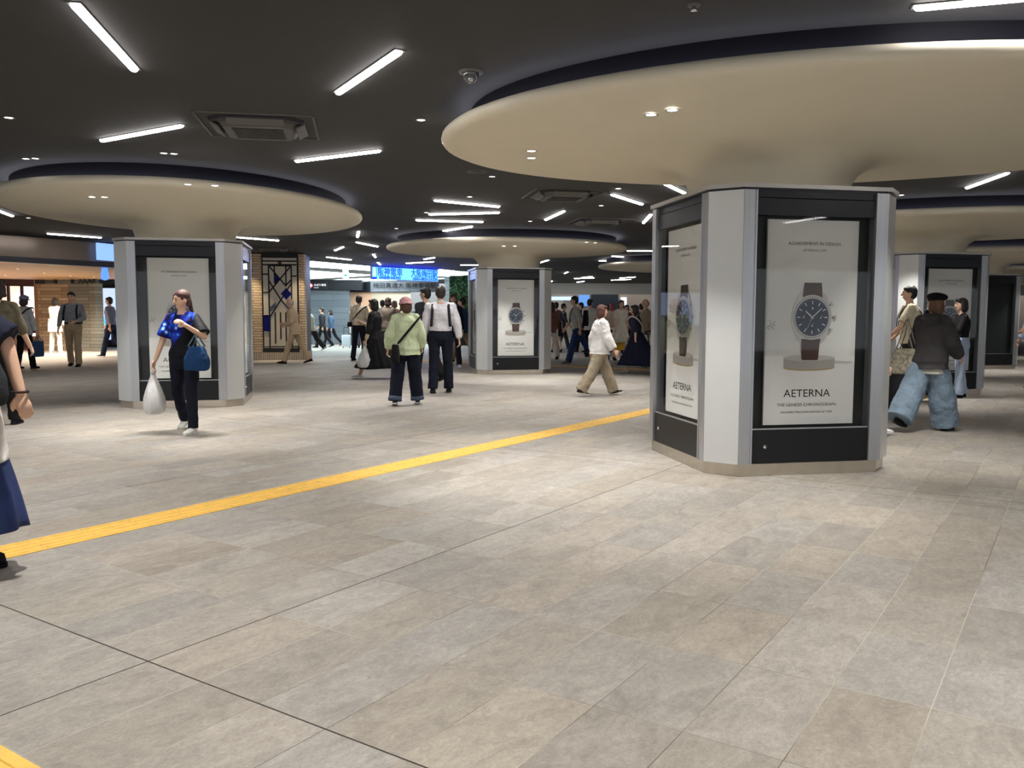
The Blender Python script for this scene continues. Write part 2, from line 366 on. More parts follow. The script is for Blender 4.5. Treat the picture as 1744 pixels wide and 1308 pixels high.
def at_can(pts): return [tuple(G(x, y, 2.77)[:2]) for x, y in pts]
P1 = (2.32, 7.85); P2 = (-4.86, 12.8); P3 = (-.08, 19.8)
aV = Vector((math.cos(AX), math.sin(AX))); bV = Vector((-math.sin(AX), math.cos(AX)))
def grid(i, j): q = Vector(P1)+aV*(6.09*i)+bV*(6.09*j); return (q.x, q.y)
P4 = grid(1, 1); P5 = grid(2, 2); P8 = (5.85, 27.2); P12 = grid(3, 3)
canopy(P1, (.40, -.35), 3.38, 2.45, math.radians(-10), 'largest white canopy spreading above the nearest pillar', at_can([(1109, 194), (1145, 186), (905, 256), (905, 268), (1660, 214), (1668, 211), (1532, 293), (1583, 285)]))
canopy(P2, (.0, .35), 3.25, 2.52, math.radians(-87), 'white canopy at left above the pillar behind the woman in blue', at_can([(320, 313), (366, 315), (157, 335), (178, 335), (513, 371), (517, 369)]))
canopy(P3, (-.05, .3), 2.8, 2.6, math.radians(0), 'small centre canopy above the middle pillar', at_can([(858, 419), (877, 419), (999, 412), (1014, 413)]))
canopy(P4, (.4, -.1), 3.3, 2.5, math.radians(-10), 'white canopy at right behind the large one', [(P4[0]-.9, P4[1]-1.4), (P4[0]-.7, P4[1]-1.5), (P4[0]+1.6, P4[1]-.6), (P4[0]+1.6, P4[1]+.8)])
canopy(P5, (0, .2), 3.1, 2.5, math.radians(60), 'farther white canopy at the right edge above the dark windowed pillar', [(P5[0]-1.2, P5[1]-1.4), (P5[0]-1.0, P5[1]-1.5), (P5[0]+1.2, P5[1]-1.2), (P5[0]+1.2, P5[1]+.8)])
canopy(P8, (0, .2), 3.2, 2.6, math.radians(20), 'distant canopy seen between the centre pillar and the large pillar', [(P8[0]-1.2, P8[1]-1.4), (P8[0]-1.0, P8[1]-1.5)])
canopy(P12, (0, .2), 3.0, 2.5, math.radians(20), 'farthest canopy at the right edge of the hall', [(P12[0]-1.2, P12[1]-1.4)])

# ------------------------------------------------------------------ advertising pillars
m_panel = mat('pillar_panel_grey', srgb(204, 206, 206), .40, .35, .02, 3)
m_alu = mat('brushed_aluminium', srgb(176, 178, 182), .32, .75, .06, 30, stretch=(1, 1, .02))
m_steel = mat('plinth_steel', srgb(190, 182, 170), .24, .9, .08, 12, stretch=(1, 1, .1))
m_black = mat('door_black', srgb(20, 21, 24), .38, spec=.3)
m_blk2 = mat('header_dark', srgb(14, 17, 26), .3, spec=.35)
m_cap = mat('cap_metal', srgb(175, 172, 168), .35, .6)
m_core = mat('case_interior', srgb(40, 44, 46), .6)
m_lock = mat('chrome', srgb(225, 225, 225), .15, 1)
def glass_mat():
    m = bpy.data.materials.new('case_glass'); m.use_nodes = True; nt = m.node_tree; nt.nodes.clear()
    o = nt.nodes.new('ShaderNodeOutputMaterial'); mx = nt.nodes.new('ShaderNodeMixShader'); t = nt.nodes.new('ShaderNodeBsdfTransparent'); g = nt.nodes.new('ShaderNodeBsdfGlossy')
    t.inputs[0].default_value = (.93, .935, .935, 1); g.inputs['Roughness'].default_value = .02
    f = nt.nodes.new('ShaderNodeLayerWeight'); f.inputs[0].default_value = .5
    pw = nt.nodes.new('ShaderNodeMath'); pw.operation = 'POWER'; nt.links.new(f.outputs['Facing'], pw.inputs[0]); pw.inputs[1].default_value = 4
    ml = nt.nodes.new('ShaderNodeMath'); ml.operation = 'MULTIPLY_ADD'; nt.links.new(pw.outputs[0], ml.inputs[0]); ml.inputs[1].default_value = .35; ml.inputs[2].default_value = .013
    nt.links.new(ml.outputs[0], mx.inputs[0]); nt.links.new(t.outputs[0], mx.inputs[1]); nt.links.new(g.outputs[0], mx.inputs[2]); nt.links.new(mx.outputs[0], o.inputs[0])
    return m
m_glass = glass_mat()
def octa(W, ch):
    s = W/2+ch*.70711; p = []
    for k in range(4):
        c, si = math.cos(k*PI/2), math.sin(k*PI/2)
        for x, y in ((-W/2, -s), (W/2, -s)): p.append((x*c-y*si, x*si+y*c))
    return p
# printed picture on the posters
def poster_mats():
    m = bpy.data.materials.new('poster_print'); m.use_nodes = True; nt = m.node_tree; N = nt.nodes; b = N['Principled BSDF']
    tc = N.new('ShaderNodeTexCoord'); s = N.new('ShaderNodeSeparateXYZ'); nt.links.new(tc.outputs['Object'], s.inputs[0])
    r = N.new('ShaderNodeValToRGB'); e = r.color_ramp.elements      # printed grey backdrop, left to right
    mr = N.new('ShaderNodeMapRange'); nt.links.new(s.outputs[0], mr.inputs[0]); mr.inputs[1].default_value = -.4285; mr.inputs[2].default_value = .4285
    e[0].position = 0; e[0].color = (*srgb(188, 186, 182), 1); e[1].position = 1; e[1].color = (*srgb(212, 212, 209), 1)
    for p, c in ((.03, 200), (.05, 220), (.45, 229), (.9, 231)):
        q = e.new(p); q.color = (*srgb(c, c, c-4), 1)
    nt.links.new(mr.outputs[0], r.inputs[0]); nt.links.new(r.outputs[0], b.inputs['Base Color']); b.inputs['Roughness'].default_value = .5
    return m
m_post = poster_mats()
m_table = mat('print_table', srgb(234, 233, 230), .5)
m_ink = mat('print_ink', srgb(30, 30, 32), .6)
m_leath = mat('print_leather', srgb(70, 42, 34), .5, 0, .15, 60)
m_leath2 = mat('print_leather_edge', srgb(58, 36, 30), .5)
m_case = mat('print_steel', srgb(196, 192, 186), .3, .3)
m_case2 = mat('print_steel_dark', srgb(120, 118, 116), .3)
m_dial = mat('print_dial_blue', srgb(24, 44, 70), .5)
m_dial2 = mat('print_dial_dark', srgb(20, 34, 54), .35)
m_mark = mat('print_marker', srgb(215, 222, 226), .4)
m_ped = mat('print_stone', srgb(172, 168, 162), .5); m_ped2 = mat('print_stone_top', srgb(192, 189, 184), .5)
m_gold = mat('print_gold', srgb(196, 160, 96), .4); m_twig = mat('print_twig', srgb(165, 164, 156), .5); m_shad = mat('print_grey', srgb(196, 195, 192), .5)
PW, PH = .82, 1.69
def px2(u, v): return ((u-.5)*PW, (.5-v)*PH)
def flat(mb, pts, layer, mi): 
    y = -.0012*layer
    mb.add([(p[0], y, p[1]) for p in pts], [tuple(range(len(pts)))], mi)
def ellp(c, rx, ry, n=40, a0=0, a1=2*PI):
    return [(c[0]+rx*math.cos(a0+(a1-a0)*i/n), c[1]+ry*math.sin(a0+(a1-a0)*i/n)) for i in range(n)]
def poster_art():
    A = MB(); LM = [m_table, m_leath, m_leath2, m_case, m_case2, m_dial, m_dial2, m_mark, m_ped, m_ped2, m_gold, m_twig, m_shad]
    Y = .66
    flat(A, [px2(0, 1), px2(1, 1), px2(1, Y+.005), px2(0, Y)], 1, 0)
    # twig on the left
    rnd = random.Random(3)
    for i in range(16):
        c = px2(.02+.09*rnd.random(), .49+.04*rnd.random()); a = rnd.random()*PI
        flat(A, [(c[0]+.014*math.cos(a+t)*k, c[1]+.014*math.sin(a+t)*k) for t, k in ((0, 1), (PI/2, .4), (PI, 1), (3*PI/2, .4))], 1, 11)
    # pedestal
    cx = px2(.49, 0)[0]; yT = px2(0, .672)[1]; yB = px2(0, .715)[1]; rx = .232
    flat(A, [px2(.74, .70), px2(.98, .697), px2(.97, .69), px2(.75, .685)], 2, 12)
    body = [(cx-rx, yT)]+[(cx+rx*math.cos(t), yB+.024*math.sin(t)) for t in [PI+PI*i/24 for i in range(25)]]+[(cx+rx, yT)]
    g = [(x, z-.009) for x, z in body[1:-1]]+[(cx+rx, yB+.006), (cx-rx, yB+.006)]
    flat(A, g, 2, 10); flat(A, body, 3, 8)
    flat(A, ellp((cx, yT), rx, .026), 4, 9)
    # strap
    wc = px2(.50, .472)
    flat(A, [px2(.41, .303), px2(.60, .303), px2(.617, .372), px2(.395, .372)], 5, 1)
    flat(A, [px2(.395, .372), px2(.617, .372), px2(.60, .39), px2(.41, .39)], 6, 2)
    flat(A, [px2(.39, .578), px2(.60, .578), px2(.585, .675), px2(.575, .682), px2(.41, .682), px2(.40, .675)], 5, 1)
    flat(A, [px2(.39, .578), px2(.60, .578), px2(.60, .59), px2(.39, .59)], 6, 2)
    # lugs
    for sx in (-1, 1):
        for sz in (-1, 1):
            flat(A, [(wc[0]+sx*.088, wc[1]+sz*.205), (wc[0]+sx*.118, wc[1]+sz*.195), (wc[0]+sx*.172, wc[1]+sz*.075), (wc[0]+sx*.10, wc[1]+sz*.09)], 7, 3)
    # crown and pushers
    for a, l in ((0, .05), (32, .042), (-32, .042)):
        t = math.radians(a); d = (math.cos(t), math.sin(t)); nn = (-d[1], d[0]); r0, r1 = .165, .178+l
        for w_, ra_, rb_, mi in ((.010, r0, r1-.016, 4), (.02, r1-.02, r1, 3)):
            flat(A, [(wc[0]+d[0]*r+nn[0]*k, wc[1]+d[1]*r+nn[1]*k) for r, k in ((ra_, -w_), (rb_, -w_), (rb_, w_), (ra_, w_))], 7, mi)
    flat(A, ellp(wc, .182, .186), 8, 3); flat(A, ellp(wc, .168, .172), 9, 4); flat(A, ellp(wc, .162, .166), 10, 3); flat(A, ellp(wc, .152, .156), 11, 5)
    for dx, dz in ((-.078, .0), (.078, -.005), (0, -.07)):
        flat(A, ellp((wc[0]+dx, wc[1]+dz), .040, .041), 12, 6)
        flat(A, ellp((wc[0]+dx, wc[1]+dz), .006, .006, 10), 13, 7)
        flat(A, [(wc[0]+dx-.001, wc[1]+dz), (wc[0]+dx+.001, wc[1]+dz), (wc[0]+dx+.014, wc[1]+dz+.024), (wc[0]+dx+.012, wc[1]+dz+.025)], 13, 7)
    for k in range(60):
        t = PI/2-k*2*PI/60; d = (math.cos(t), math.sin(t)); nn = (-d[1], d[0])
        big = k % 5 == 0
        r0, r1, hw = (.108, .138, .0035) if big else (.143, .149, .0008)
        flat(A, [(wc[0]+d[0]*r+nn[0]*q, wc[1]+d[1]*r+nn[1]*q) for r, q in ((r0, -hw), (r1, -hw), (r1, hw), (r0, hw))], 13, 7)
    for a, l, hw in ((140, .088, .0045), (42, .122, .0035), (-115, .12, .001)):
        t = math.radians(a); d = (math.cos(t), math.sin(t)); nn = (-d[1], d[0])
        flat(A, [(wc[0]+d[0]*r+nn[0]*q, wc[1]+d[1]*r+nn[1]*q) for r, q in ((-.015, -hw), (l*.8, -hw), (l, 0), (l*.8, hw), (-.015, hw))], 14, 7)
    flat(A, ellp(wc, .009, .009, 12), 15, 10)
    # small triangle emblem above the centre
    e = (wc[0], wc[1]+.075)
    flat(A, [(e[0]-.010, e[1]-.008), (e[0]+.010, e[1]-.008), (e[0], e[1]+.014)], 14, 7); flat(A, [(e[0]-.004, e[1]-.008), (e[0]+.004, e[1]-.008), (e[0], e[1]+.001)], 15, 5)
    # reverse faces so normals look to -Y
    return A, LM
ARTMESH = {}
def ad_pillar(pos, label, poster=True):
    root = empty('advertising_pillar', (pos[0], pos[1], 0), AX, label, 'pillar', 'octagonal metal pillars with display cases')
    W, CH, S = 1.29, .30, None
    PL = octa(1.25, .30); UP = octa(1.29, .30); IN = octa(1.13, .30)
    s = 1.29/2+.30*.70711
    mb = MB(); mb.prism(PL, 0, .105); bevel(mb.build('plinth', m_steel, root), .003)
    mb = MB(); mb.prism([(x*.86, y*.86) for x, y in UP], .1, 2.335); mb.build('core', m_core, root)
    mb = MB(); mb.prism([(x*.985, y*.985) for x, y in UP], 2.325, 2.345, 1); mb.prism([(x*1.022, y*1.022) for x, y in UP], 2.345, 2.378, 0); mb.build('cap', [m_cap, m_blk2], root)
    for k in range(4):
        R = Matrix.Rotation(k*PI/2, 4, 'Z')
        # corner chamfer panel between side k and side k-1 (left of the front)
        a = Vector((-1.29/2, -s, 0)); b = Vector((-s, -1.29/2, 0)); n = Vector((-1, -1, 0)).normalized()
        mb = MB()
        q = [R @ (a+(b-a)*.01), R @ (b+(a-b)*.01), R @ (b+(a-b)*.01-n*.05), R @ (a+(b-a)*.01-n*.05)]
        mb.prism([(v.x, v.y) for v in q][::-1], .105, 2.33); mb.build('corner_panel', m_panel, root)
        # two aluminium uprights on the side
        for sx in (-1, 1):
            mb = MB(); x0, x1 = sorted((sx*1.29/2, sx*.535)); mb.box((x0, -s, .105), (x1, -s+.10, 2.33), 0, R)
            x0, x1 = sorted((sx*.530, sx*.545)); mb.box((x0, -s-.008, .105), (x1, -s+.03, 2.33), 0, R)
            mb.build('upright', m_alu, root)
        D = empty('display_case', (0, 0, 0), 0); D.parent = root
        D.rotation_euler.z = k*PI/2
        mb = MB(); mb.box((-.53, -s+.012, .108), (.53, -s+.05, .385)); bevel(mb.build('lower_door', m_black, D), .003)
        mb = MB(); mb.cap((-.41, -s+.014, .245), (-.41, -s-.003, .245), .016, .014, n=16, flat=True); mb.cap((-.41, -s-.002, .245), (-.41, -s-.005, .245), .006, .006, n=10, flat=True); mb.build('lock', m_lock, D, True)
        mb = MB(); mb.box((-.53, -s+.012, 2.13), (.53, -s+.05, 2.268)); mb.box((-.53, -s+.02, 2.272), (.53, -s+.05, 2.328)); bevel(mb.build('header_panel', m_blk2, D), .003)
        mb = MB(); mb.box((-.53, -s+.014, .386), (.53, -s+.03, .396)); mb.build('glass_rail', m_alu, D)
        mb = MB(); mb.box((-.53, -s+.022, .394), (.53, -s+.026, 2.13)); mb.build('glass_pane', m_glass, D)
        if poster:
            mb = MB(); mb.box((-PW/2, -.0, -PH/2), (PW/2, .02, PH/2)); ps = mb.build('poster', m_post, D, False, (.012, -s+.07, 1.262))
            if not ARTMESH:
                A, LM = poster_art(); art = A.build('watch_picture', LM, ps)
                c = lambda v: .5*PH-v*PH
                T = [text('ACHIEVEMENT IN DESIGN', .47, m_ink, ps, (.01, -.0015, c(.114)), height=.026), text('AETERNA.COM', .21, m_ink, ps, (.01, -.0015, c(.146)), height=.019),
                     text('AETERNA', .425, m_ink, ps, (-.02, -.0025, c(.845)), height=.062), text('THE GENESIS CHRONOGRAPH', .54, m_ink, ps, (-.02, -.0025, c(.902)), height=.025),
                     text('MASTERED PRECISION DEFINED BY TIME', .47, m_ink, ps, (-.02, -.0025, c(.939)), height=.016)]
                ARTMESH['L'] = [art]+T
            else:
                for o in ARTMESH['L']:
                    q = o.copy(); col.objects.link(q); q.parent = ps
    return root
ad_pillar(P1, 'large octagonal pillar at right, nearest, with watch posters behind glass')
ad_pillar(P2, 'octagonal pillar at left behind the woman in the blue top')
ad_pillar(P3, 'octagonal pillar in the centre with a watch poster, beside the plant wall')
ad_pillar(P4, 'octagonal pillar at right behind the woman in a black beret')
ad_pillar(P5, 'octagonal pillar at the right edge with an empty dark display window', False)
ad_pillar(P8, 'distant octagonal pillar hidden behind the large right pillar', False)
# ------------------------------------------------------------------ ceiling fittings
m_acp = mat('cassette_grey', srgb(88, 87, 84), .6); m_acd = mat('cassette_dark', srgb(30, 31, 38), .6); m_acg = mat('cassette_grille', srgb(58, 58, 56), .6)
def cassette(c, ang, label, size=1.05):
    o = empty('air_conditioner', (c[0], c[1], CEIL), ang, label, 'air conditioner', 'four way ceiling cassettes')
    h = size/2
    mb = MB()
    mb.box((-h, -h, -.012), (h, -h+.02, .01)); mb.box((-h, h-.02, -.012), (h, h, .01)); mb.box((-h, -h, -.012), (-h+.02, h, .01)); mb.box((h-.02, -h, -.012), (h, h, .01))
    mb.build('edge_frame', m_acp, o)
    k = .43
    oc = [(-k, -.3), (-.3, -k), (.3, -k), (k, -.3), (k, .3), (.3, k), (-.3, k), (-k, .3)]
    mb = MB(); mb.prism([(x*.97, y*.97) for x, y in oc][::1], -.03, .005, 0, oc); mb.build('duct_recess', m_acd, o)
    mb = MB(); g = [(-.34, -.25), (-.25, -.34), (.25, -.34), (.34, -.25), (.34, .25), (.25, .34), (-.25, .34), (-.34, .25)]
    mb.prism([(x*.9, y*.9) for x, y in g], -.075, -.02, 0, g); bevel(mb.build('face_panel', m_acp, o), .004)
    mb = MB()
    mb.box((-.23, -.23, -.079), (.23, .23, -.07), 1)
    for i in range(22): x = -.22+i*.021; mb.box((x-.004, -.22, -.084), (x+.004, .22, -.078), 0)
    for i in range(9): y = -.2+i*.05; mb.box((-.22, y-.003, -.083), (.22, y+.003, -.078), 0)
    mb.build('grille', [m_acg, m_acd], o)
    for i in range(4):
        X = Matrix.Rotation(i*PI/2, 4, 'Z') @ Matrix.Translation((0, -.385, -.045)) @ Matrix.Rotation(math.radians(-28), 4, 'X')
        mb = MB(); mb.box((-.25, -.045, -.006), (.25, .045, .006), 0, X); mb.build('louvre', m_acp, o)
    return o
cassette((-2.39, 8.21), math.radians(10), 'large ceiling air conditioner cassette, nearest, above left of the centre')
cassette((.75, 12.7), math.radians(11), 'middle ceiling air conditioner, above the centre canopy and left of the large one')
q = G(1020, 377, CEIL); cassette((q.x, q.y), math.radians(11), 'ceiling air conditioner beside the left top of the large pillar')
q = G(462, 423, CEIL); cassette((q.x, q.y), math.radians(11), 'ceiling air conditioner above the stained glass pillar')
def place_dl(px, py, label):
    lit = (px, py) not in ((44, 270), (60, 269.5), (903, 376.5), (833, 391), (1517, 332), (1535, 332), (279, 260.5))
    q = G(px, py, CEIL); r, l = dl_mesh()
    a = r.build('ceiling_downlight', m_ringd, None, True, (q.x, q.y, CEIL-.001)); lab(a, label, 'downlight', 'small recessed downlights in the dark ceiling')
    l.build('lens', m_lens, a)
    if lit: spot((0, 0, -.02), SPOT_CEIL, a, 130)
    return a
for px, py, t in [(44, 270, 'left one of the pair above the left canopy'), (60, 269.5, 'right one of the pair above the left canopy'), (279, 260.5, 'left one of the pair above the left canopy top'), (296, 261.5, 'right one of the pair above the left canopy top'),
   (15, 200, 'alone near the left photo edge'), (717, 204, 'alone left of the large canopy'), (838, 300.5, 'below the round speaker'), (800, 335, 'above the four fanned lights'), (1053, 321, 'above the slanted light left of the large pillar'),
   (1024, 350, 'between the two distant air conditioners'), (903, 376.5, 'above the centre canopy'), (675, 389, 'left of the four fanned lights'), (833, 391, 'just above the rim of the centre canopy'), (1517, 332, 'right of the large pillar top, left one'), (1535, 332, 'right of the large pillar top, right one')]:
    place_dl(px, py, 'small recessed ceiling downlight '+t)
for x, y in [(-2, 4), (2.5, 3.2), (-5.5, 6), (0, 1), (4.5, .5), (-3, -2), (7.5, 4.5), (-10, 11), (-9, 16), (3, 13.5), (9.5, 10), (-1.5, 15), (2, 19), (7, 20), (-6, 20), (12, 15), (6, 31), (0, 28), (11, 28), (16, 22), (-4, 25)]:  # extra downlights added as fill to brighten and even out the floor
    r, l = dl_mesh(); a = r.build('ceiling_downlight', m_ringd, None, True, (x, y, CEIL-.001))  # added fill downlight
    lab(a, 'small recessed downlight added to the dark ceiling as fill light', 'downlight', 'added recessed ceiling downlights for fill light'); l.build('lens', m_lens, a); spot((0, 0, -.02), SPOT_NEAR if y < 7 else SPOT_CEIL, a, 130)
# dome camera, speaker, sprinklers
q = G(802, 122, CEIL); o = empty('dome_camera', q, 0, 'round dome security camera on the ceiling left of the large canopy', 'security camera')
mb = MB(); mb.cap((0, 0, .01), (0, 0, -.012), .095, .088, n=24, flat=True); mb.build('base_plate', m_acp, o, True)
mb = MB(); mb.ell((0, 0, -.012), (.062, .062, .07), n=20, k=12); mb.build('dome', mat('smoked_dome', srgb(70, 72, 72), .08, 0, spec=.8), o, True)
mb = MB(); mb.ell((.0, -.03, -.06), (.02, .02, .02)); mb.build('camera_lens', mat('lens_silver', srgb(190, 190, 190), .2, .7), o, True)
q = G(812, 291.5, CEIL); o = empty('ceiling_speaker', q, 0, 'round grey ceiling speaker below the rim of the large canopy', 'speaker')
mb = MB(); mb.cap((0, 0, .01), (0, 0, -.012), .125, .12, n=28, flat=True); mb.build('rim', m_acp, o, True)
mb = MB(); mb.cap((0, 0, .0), (0, 0, -.016), .10, .095, n=28, flat=True); mb.build('mesh_cover', m_acg, o, True)
for px, py, t in [(1182, 8, 'near the top edge of the photo above the large canopy')]:
    q = G(px, py, CEIL); o = empty('fire_sprinkler', q, 0, 'small fire sprinkler '+t, 'sprinkler')
    mb = MB(); mb.cap((0, 0, .01), (0, 0, -.01), .04, .035, n=16, flat=True); mb.build('escutcheon', m_acp, o, True)
    mb = MB(); mb.cap((0, 0, -.01), (0, 0, -.04), .012, .02, n=12, flat=True); mb.build('nozzle', m_lock, o, True)

# ------------------------------------------------------------------ left shop row
m_gloss = mat('fascia_bronze_gloss', srgb(112, 100, 90), .28, .5, .1, 1.5)
m_navy = mat('fascia_navy', srgb(16, 17, 36), .3)
m_woodc = mat('soffit_wood', srgb(196, 158, 118), .5, 0, .12, 6, stretch=(1, 8, 1))
m_wood = mat('post_wood', srgb(150, 112, 78), .5, 0, .12, 8)
def wallseg(name, a, b, z0, z1, m, th=.15, parent=None, both=False):
    """upright slab from plan point a to b, thickness away from the camera"""
    a = Vector((a[0], a[1])); b = Vector((b[0], b[1])); d = (b-a).normalized(); n = Vector((-d.y, d.x))
    if n.dot(a) < 0: n = -n
    p = [a, b, b+n*th, a+n*th]
    ar = sum(p[i].x*p[(i+1) % 4].y-p[(i+1) % 4].x*p[i].y for i in range(4))
    if ar < 0: p = p[::-1]
    mb = MB(); mb.prism([(q.x, q.y) for q in p], z0, z1); return mb.build(name, m, parent)
struct(wallseg('trim_2', (-20, 9.4), (-11.6, 19.4), 2.62, CEIL+.1, m_gloss))
struct(wallseg('trim_3', (-11.6, 19.4), (-9.0, 23.6), 2.62, CEIL+.1, m_gloss))
struct(wallseg('trim_4', (-20, 9.35), (-11.6, 19.35), 2.50, 2.63, m_navy, .3))
struct(wallseg('trim_5', (-11.6, 19.35), (-9.0, 23.55), 2.50, 2.63, m_navy, .3))
W0 = G(-160, 601); W1 = G(62, 596); W2 = G(68, 596); W3 = G(120, 596.5); W4 = G(166, 598)
mb = MB(); mb.prism([(-20, 9.6), (-11.6, 19.6), (-9.6, 22.8), (W4.x+1, W4.y), (W2.x-14, W2.y+6)], 2.56, 2.66); struct(mb.build('ceiling_3', m_woodc))
def brick_mat(name, c1, c2, mort, sx, sy, sc_=1.0):
    m = bpy.data.materials.new(name); m.use_nodes = True; nt = m.node_tree; N = nt.nodes; b = N['Principled BSDF']
    g = N.new('ShaderNodeNewGeometry'); s = N.new('ShaderNodeSeparateXYZ'); nt.links.new(g.outputs['Position'], s.inputs[0])
    a = N.new('ShaderNodeMath'); a.operation = 'ADD'; nt.links.new(s.outputs[0], a.inputs[0]); nt.links.new(s.outputs[1], a.inputs[1])
    c = N.new('ShaderNodeCombineXYZ'); nt.links.new(a.outputs[0], c.inputs[0]); nt.links.new(s.outputs[2], c.inputs[1])
    br = N.new('ShaderNodeTexBrick'); nt.links.new(c.outputs[0], br.inputs[0]); br.inputs['Scale'].default_value = sc_
    br.inputs['Brick Width'].default_value = sx; br.inputs['Row Height'].default_value = sy; br.inputs['Mortar Size'].default_value = .006
    br.inputs['Color1'].default_value = (*c1, 1); br.inputs['Color2'].default_value = (*c2, 1); br.inputs['Mortar'].default_value = (*mort, 1)
    nt.links.new(br.outputs[0], b.inputs['Base Color']); b.inputs['Roughness'].default_value = .75
    bp = N.new('ShaderNodeBump'); bp.inputs['Strength'].default_value = .6; bp.inputs['Distance'].default_value = .01; bp.invert = True
    nt.links.new(br.outputs['Fac'], bp.inputs['Height']); nt.links.new(bp.outputs[0], b.inputs['Normal'])
    return m
m_brT = brick_mat('slat_brick_tan', srgb(150, 126, 98), srgb(190, 168, 138), srgb(52, 42, 34), 1.4, .12)
m_brG = brick_mat('slat_brick_grey', srgb(118, 116, 106), srgb(142, 140, 128), srgb(60, 60, 56), 1.4, .12)
m_brV = brick_mat('plinth_brick', srgb(170, 158, 144), srgb(190, 176, 160), srgb(60, 54, 50), .07, .6)
o = empty('kiosk_wall', (W2.x, W2.y, 0), 0, 'banded tan and grey brick kiosk wall behind the man in grey', 'kiosk')
def rel(o, p): return (p[0]-o.location.x, p[1]-o.location.y)
def wchild(o, name, a, b, z0, z1, m, th=.15):
    q = wallseg(name, a, b, z0, z1, m, th); q.location = -o.location; q.parent = o; return q
wchild(o, 'tan_wall', W2, W3, .0, 2.42, m_brT, .3); wchild(o, 'grey_wall', W3, W4, 0.0, 2.42, m_brG, .3)
wchild(o, 'lattice_glass', Vector((W2.x, W2.y+.2, 0)), Vector((W4.x, W4.y+.2, 0)), 2.42, 2.60, m_brG, .05)
m_irn = mat('black_iron', srgb(20, 20, 22), .5)
mb = MB()
dW = (W4-W2); 
for t in (0, .33, .62, 1): 
    p = W2+dW*t; mb.box((p.x-.05-W2.x, p.y-.05-W2.y, 2.42), (p.x+.05-W2.x, p.y+.03-W2.y, 2.62))
for t0, t1 in ((.02, .14), (.72, .95)):
    for k in range(3):
        f = (t1-t0)*k/3; a = W2+dW*(t0+f); b = W2+dW*(t0+f+(t1-t0)/3)
        for u_, v_ in ((2.42, 2.62), (2.62, 2.42)): mb.tube([(a.x-W2.x, a.y-W2.y-.03, u_), (b.x-W2.x, b.y-W2.y-.03, v_)], .02, n=5)
mb.build('iron_lattice', m_irn, o)
# warm downlights in the wooden soffit
for i, (px, py) in enumerate([(9, 469), (75, 465), (120, 470), (-60, 470), (160, 472), (30, 458)]):
    q = G(px, py, 2.56); r, l = dl_mesh(); a_ = r.build('soffit_downlight', m_ringw, None, True, (q.x, q.y, 2.558))
    lab(a_, 'small recessed light in the wooden soffit, %s' % ['above the lit shop window', 'above the kiosk wall at its left', 'above the middle of the kiosk wall', 'just outside the left photo edge', 'above the right end of the kiosk wall', 'nearer the bronze fascia'][i], 'downlight', 'soffit downlights by the left shop')
    l.build('lens', m_lens, a_); spot((0, 0, -.03), 420, a_, 140, .9, .05, (1, .86, .7))
# shop window at far left
S0 = W1; S1 = W0
o = empty('shop_front', (W1.x, W1.y, 0), 0, 'warm lit shop window with wooden frame at the left photo edge', 'shop front')
wchild(o, 'wood_post', W1, W2+Vector((.02, 0, 0)), 0, 2.56, m_wood, .15)
wchild(o, 'sill', W0, W1, 0, .12, mat('sill_red', srgb(110, 62, 50), .5), .2); wchild(o, 'head_beam', W0, W1, 2.32, 2.56, mat('beam_maroon', srgb(66, 36, 34), .5), .2)
m_warm = emit('shop_glow', (1, .72, .55), .9)
wchild(o, 'lit_backdrop', W0+Vector((0, 1.6, 0)), W1+Vector((0, 1.6, 0)), 0, 2.4, m_warm, .1)
mb = MB(); dS = W0-W1
for t in (.1, .21, .5): p = dS*t; mb.box((p.x-.04, p.y-.04, .1), (p.x+.04, p.y+.05, 2.34))
mb.box((dS.x*.21, dS.y*.21-.03, .62), (0, .06, .72)); mb.build('mullion', mat('mullion_dark', srgb(58, 34, 30), .5), o)
rnd = random.Random(11)
gcols = [srgb(230, 190, 180), srgb(200, 120, 100), srgb(240, 225, 210), srgb(120, 80, 70), srgb(220, 150, 130), srgb(180, 170, 150)]
for i in range(3):
    sh = MB(); a = W1+dS*.0+Vector((0, .5, 0)); sh.box((dS.x*.2, .45, .95+.42*i), (-.05, .85, .98+.42*i)); q = sh.build('display_shelf', m_wood, None, loc=(W1.x, W1.y, 0)); lab(q, ['lowest lit shelf in the shop window at left', 'middle lit shelf in the shop window at left', 'top lit shelf in the shop window at left'][i], 'shelf', 'shelves in the warm shop window')
    for k in range(7):
        x = dS.x*.19*(k+.5)/7; z = .98+.42*i; h = .12+.14*rnd.random()
        mb = MB(); mb.prism([(-.05, -.04), (.05, -.04), (.05, .04), (-.05, .04)], 0, h*.8, 0, [(-.055, -.045), (.055, -.045), (.055, .045), (-.055, .045)]); mb.prism([(-.03, -.03), (.03, -.03), (.03, .03), (-.03, .03)], h*.8, h)
        q = mb.build('packaged_item', mat('pack%d' % (i*7+k), gcols[(i*3+k) % 6], .5), None, loc=(W1.x+x, W1.y+.6, z))
        lab(q, 'small %s packaged item, %s from the left on the %s lit shop window shelf' % (['pale pink', 'terracotta', 'cream', 'brown', 'salmon', 'olive grey'][(i*3+k) % 6], ['last', 'sixth', 'fifth', 'fourth', 'third', 'second', 'first'][k], ['lowest', 'middle', 'top'][i]), 'package', 'packages on the warm shop shelves')
mb = MB(); mb.cap((0, 0, 0), (0, 0, 1.5), .42, .42, n=20, flat=True); mb.ell((0, 0, 1.5), (.42, .42, .35), n=20); q = mb.build('capsule_display', emit('pink_glow', (1, .78, .76), 1.2), None, True, (G(26, 597).x, G(26, 597).y+1.0, .5)); 
lab(q, 'round topped pinkish white lit display behind the shop window glass', 'display')
